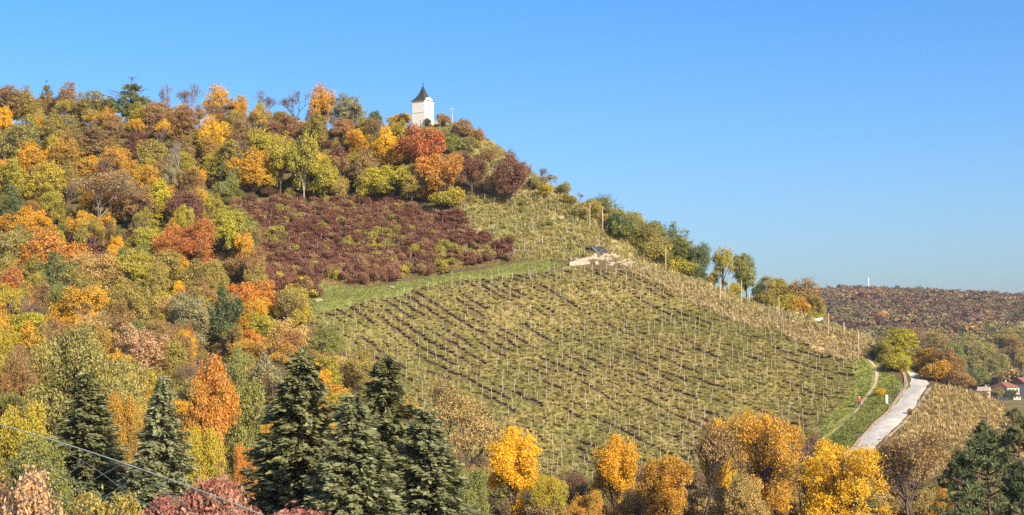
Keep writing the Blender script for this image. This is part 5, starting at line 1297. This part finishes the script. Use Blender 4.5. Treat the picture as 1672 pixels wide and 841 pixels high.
# ------------------------------------------------------------------ houses in the valley
def house(px, pyb, d, Wd, Dp, hw, hr, rot, wall, side, roofm, label, wins, hip=.0):
    X, Y, Z = pt(px, pyb, d); g = float(Tz(X, Y)) if Y < 690 else float(max(Tz(X, Y), hill_z(np.array(X), np.array(Y))))
    r = tag(empty('house', (X, Y, g), math.radians(rot)), label, 'house')
    x, y = Wd / 2, Dp / 2; b0 = Z - g
    add('wall', boxes('house_wall', (-x, x, -y, y, -2, b0 + hw)), wall, r)
    if side: add('wall', boxes('house_side_shade', (-x - .06, -x + .2, -y + .02, y - .02, -2, b0 + hw - .05)), side, r)  # slab over the left wall, its shade put into the colour
    bm = bmesh.new(); o_ = .5; zz = b0 + hw
    v = [bm.verts.new(c_) for c_ in ((-x - o_, -y - o_, zz - .15), (x + o_, -y - o_, zz - .15), (x + o_, y + o_, zz - .15), (-x - o_, y + o_, zz - .15), (-x - o_ + hip, 0, zz + hr), (x + o_ - hip, 0, zz + hr))]
    for f in ((0, 1, 5, 4), (2, 3, 4, 5), (1, 2, 5), (3, 0, 4), (3, 2, 1, 0)): bm.faces.new([v[i] for i in f])
    rf = add('roof', bm_mesh('house_roof', bm), roofm, r)
    add('chimney', boxes('chimney', (x * .2, x * .2 + .6, -.1, .5, zz + hr * .4, zz + hr + .7)), GREYW, rf)
    for (u, z0, w_, h__) in wins:
        wd = add('window', boxes('window', (u - w_ / 2, u + w_ / 2, -y - .05, -y + .1, b0 + z0, b0 + z0 + h__)), GLASS, r)
        add('frame', boxes('frame', (u - w_ / 2 - .1, u + w_ / 2 + .1, -y - .08, -y + .02, b0 + z0 - .12, b0 + z0 - .02), (u - w_ / 2 - .1, u + w_ / 2 + .1, -y - .08, -y + .02, b0 + z0 + h__ + .02, b0 + z0 + h__ + .12)), WP, wd)
GLASS = plain_mat('window_glass', (.06,.07,.085), (.04,.05,.06), 1, .2, 0, .6)
house(1640, 651, 690, 6.8, 10.5, 4.9, 2.2, 28, CREAM, GREYW, REDROOF, 'cream house with red roof in the valley', [(-2.2, .7, 1, 1.3), (0, .7, 1, 1.3), (2.2, .7, 1, 1.3), (-2.2, 3.0, 1, 1.2), (0, 3.0, 1, 1.2), (2.2, 3.0, 1, 1.2)], 2.0)
house(1671, 642, 702, 7.0, 8, 4.2, 2.6, 35, GREYW, None, REDROOF, 'grey white house with red roof behind the cream one', [(-2, .8, 1.1, 1.3), (1.6, .8, 1.1, 1.3), (0, 3.2, 1.2, 1.2)])
house(1656, 653, 675, 3.6, 4.0, 1.8, .5, 20, CREAM, None, DARK, 'small pale annex with dark flat roof before the cream house', [(-1, .6, .7, .8), (.9, .6, .7, .8)])
house(1607, 648, 680, 4.0, 4.5, 2.6, 1.6, -30, CREAM, None, STONE_OLD, 'small cream outbuilding left of the cream house', [(0, .8, .8, 1)])

# ------------------------------------------------------------------ wire net in front
D = 7.0
nr = tag(empty('wire_net', (-1.9, D, float(Tz(-1.9, D)))), 'sagging ball net with pale top cable across the bottom left corner', 'net')
o0 = np.array(nr.location)
px_s = np.linspace(-190, 620, 60)
def cable_py(px): return 693 + .285 * px + .00014 * px * px if px >= 0 else 693 + .285 * px + .00014 * px * px
top = np.array([pt(a, cable_py(a), D) for a in px_s]) - o0
nseg = len(top) - 1
add('top_cable', tube_mesh('top_cable', top[:-1], top[1:], [.0028] * nseg, [.0028] * nseg, 8), METAL, nr)
p0, p1 = [], []; cell = .155
xs = np.arange(top[0, 0], top[-1, 0], cell)
base = float(Tz(-1.9, D)) - o0[2] + .05
def topz(x_): return np.interp(x_, top[:, 0], top[:, 2])
rr = random.Random(8)
for sgn in (1, -1):
    for x_ in np.arange(top[0, 0] - 2, top[-1, 0] + 2, cell):
        q0 = None
        for t in np.arange(0, 2.2, cell / 2):
            xx = x_ + sgn * t; zz = base + t * .62
            ok = top[0, 0] <= xx <= top[-1, 0] and zz < topz(xx)
            q1 = np.array((xx + .006 * math.sin(zz * 23 + x_ * 7), .012 * math.sin(xx * 9 + zz * 5), zz + .006 * math.sin(xx * 19))) if ok else None
            if q0 is not None and q1 is not None: p0.append(q0); p1.append(q1)
            elif q0 is not None and q1 is None and top[0, 0] <= xx <= top[-1, 0]: p0.append(q0); p1.append(np.array((xx, 0, topz(xx))))
            q0 = q1
add('netting', tube_mesh('netting', p0, p1, [.0018] * len(p0), [.0018] * len(p0), 4), CORD, nr)
for i, e_ in enumerate((top[0], top[-1])):
    gz = float(Tz(e_[0] + o0[0], D)) - o0[2]
    add('end_post', tube_mesh('end_post', [(e_[0], 0, gz - .3)], [(e_[0], 0, e_[2] + .03)], [.03], [.03], 8), METAL, nr)

# ------------------------------------------------------------------ autumn haze over the valley
hz = boxes('haze', (-8500, 8500, -5500, 13000, -21.5, 140))
hmat, nt, out = new_mat('haze_air')
pv = node(nt, 'ShaderNodeVolumePrincipled'); pv.inputs['Color'].default_value = (.80, .88, 1.0, 1); pv.inputs['Density'].default_value = .00007; pv.inputs['Anisotropy'].default_value = .2
nt.links.new(pv.outputs[0], out.inputs['Volume'])
tag(add('haze', hz, hmat), 'thin pale autumn haze hanging in the air of the valley', 'haze', kind='stuff')
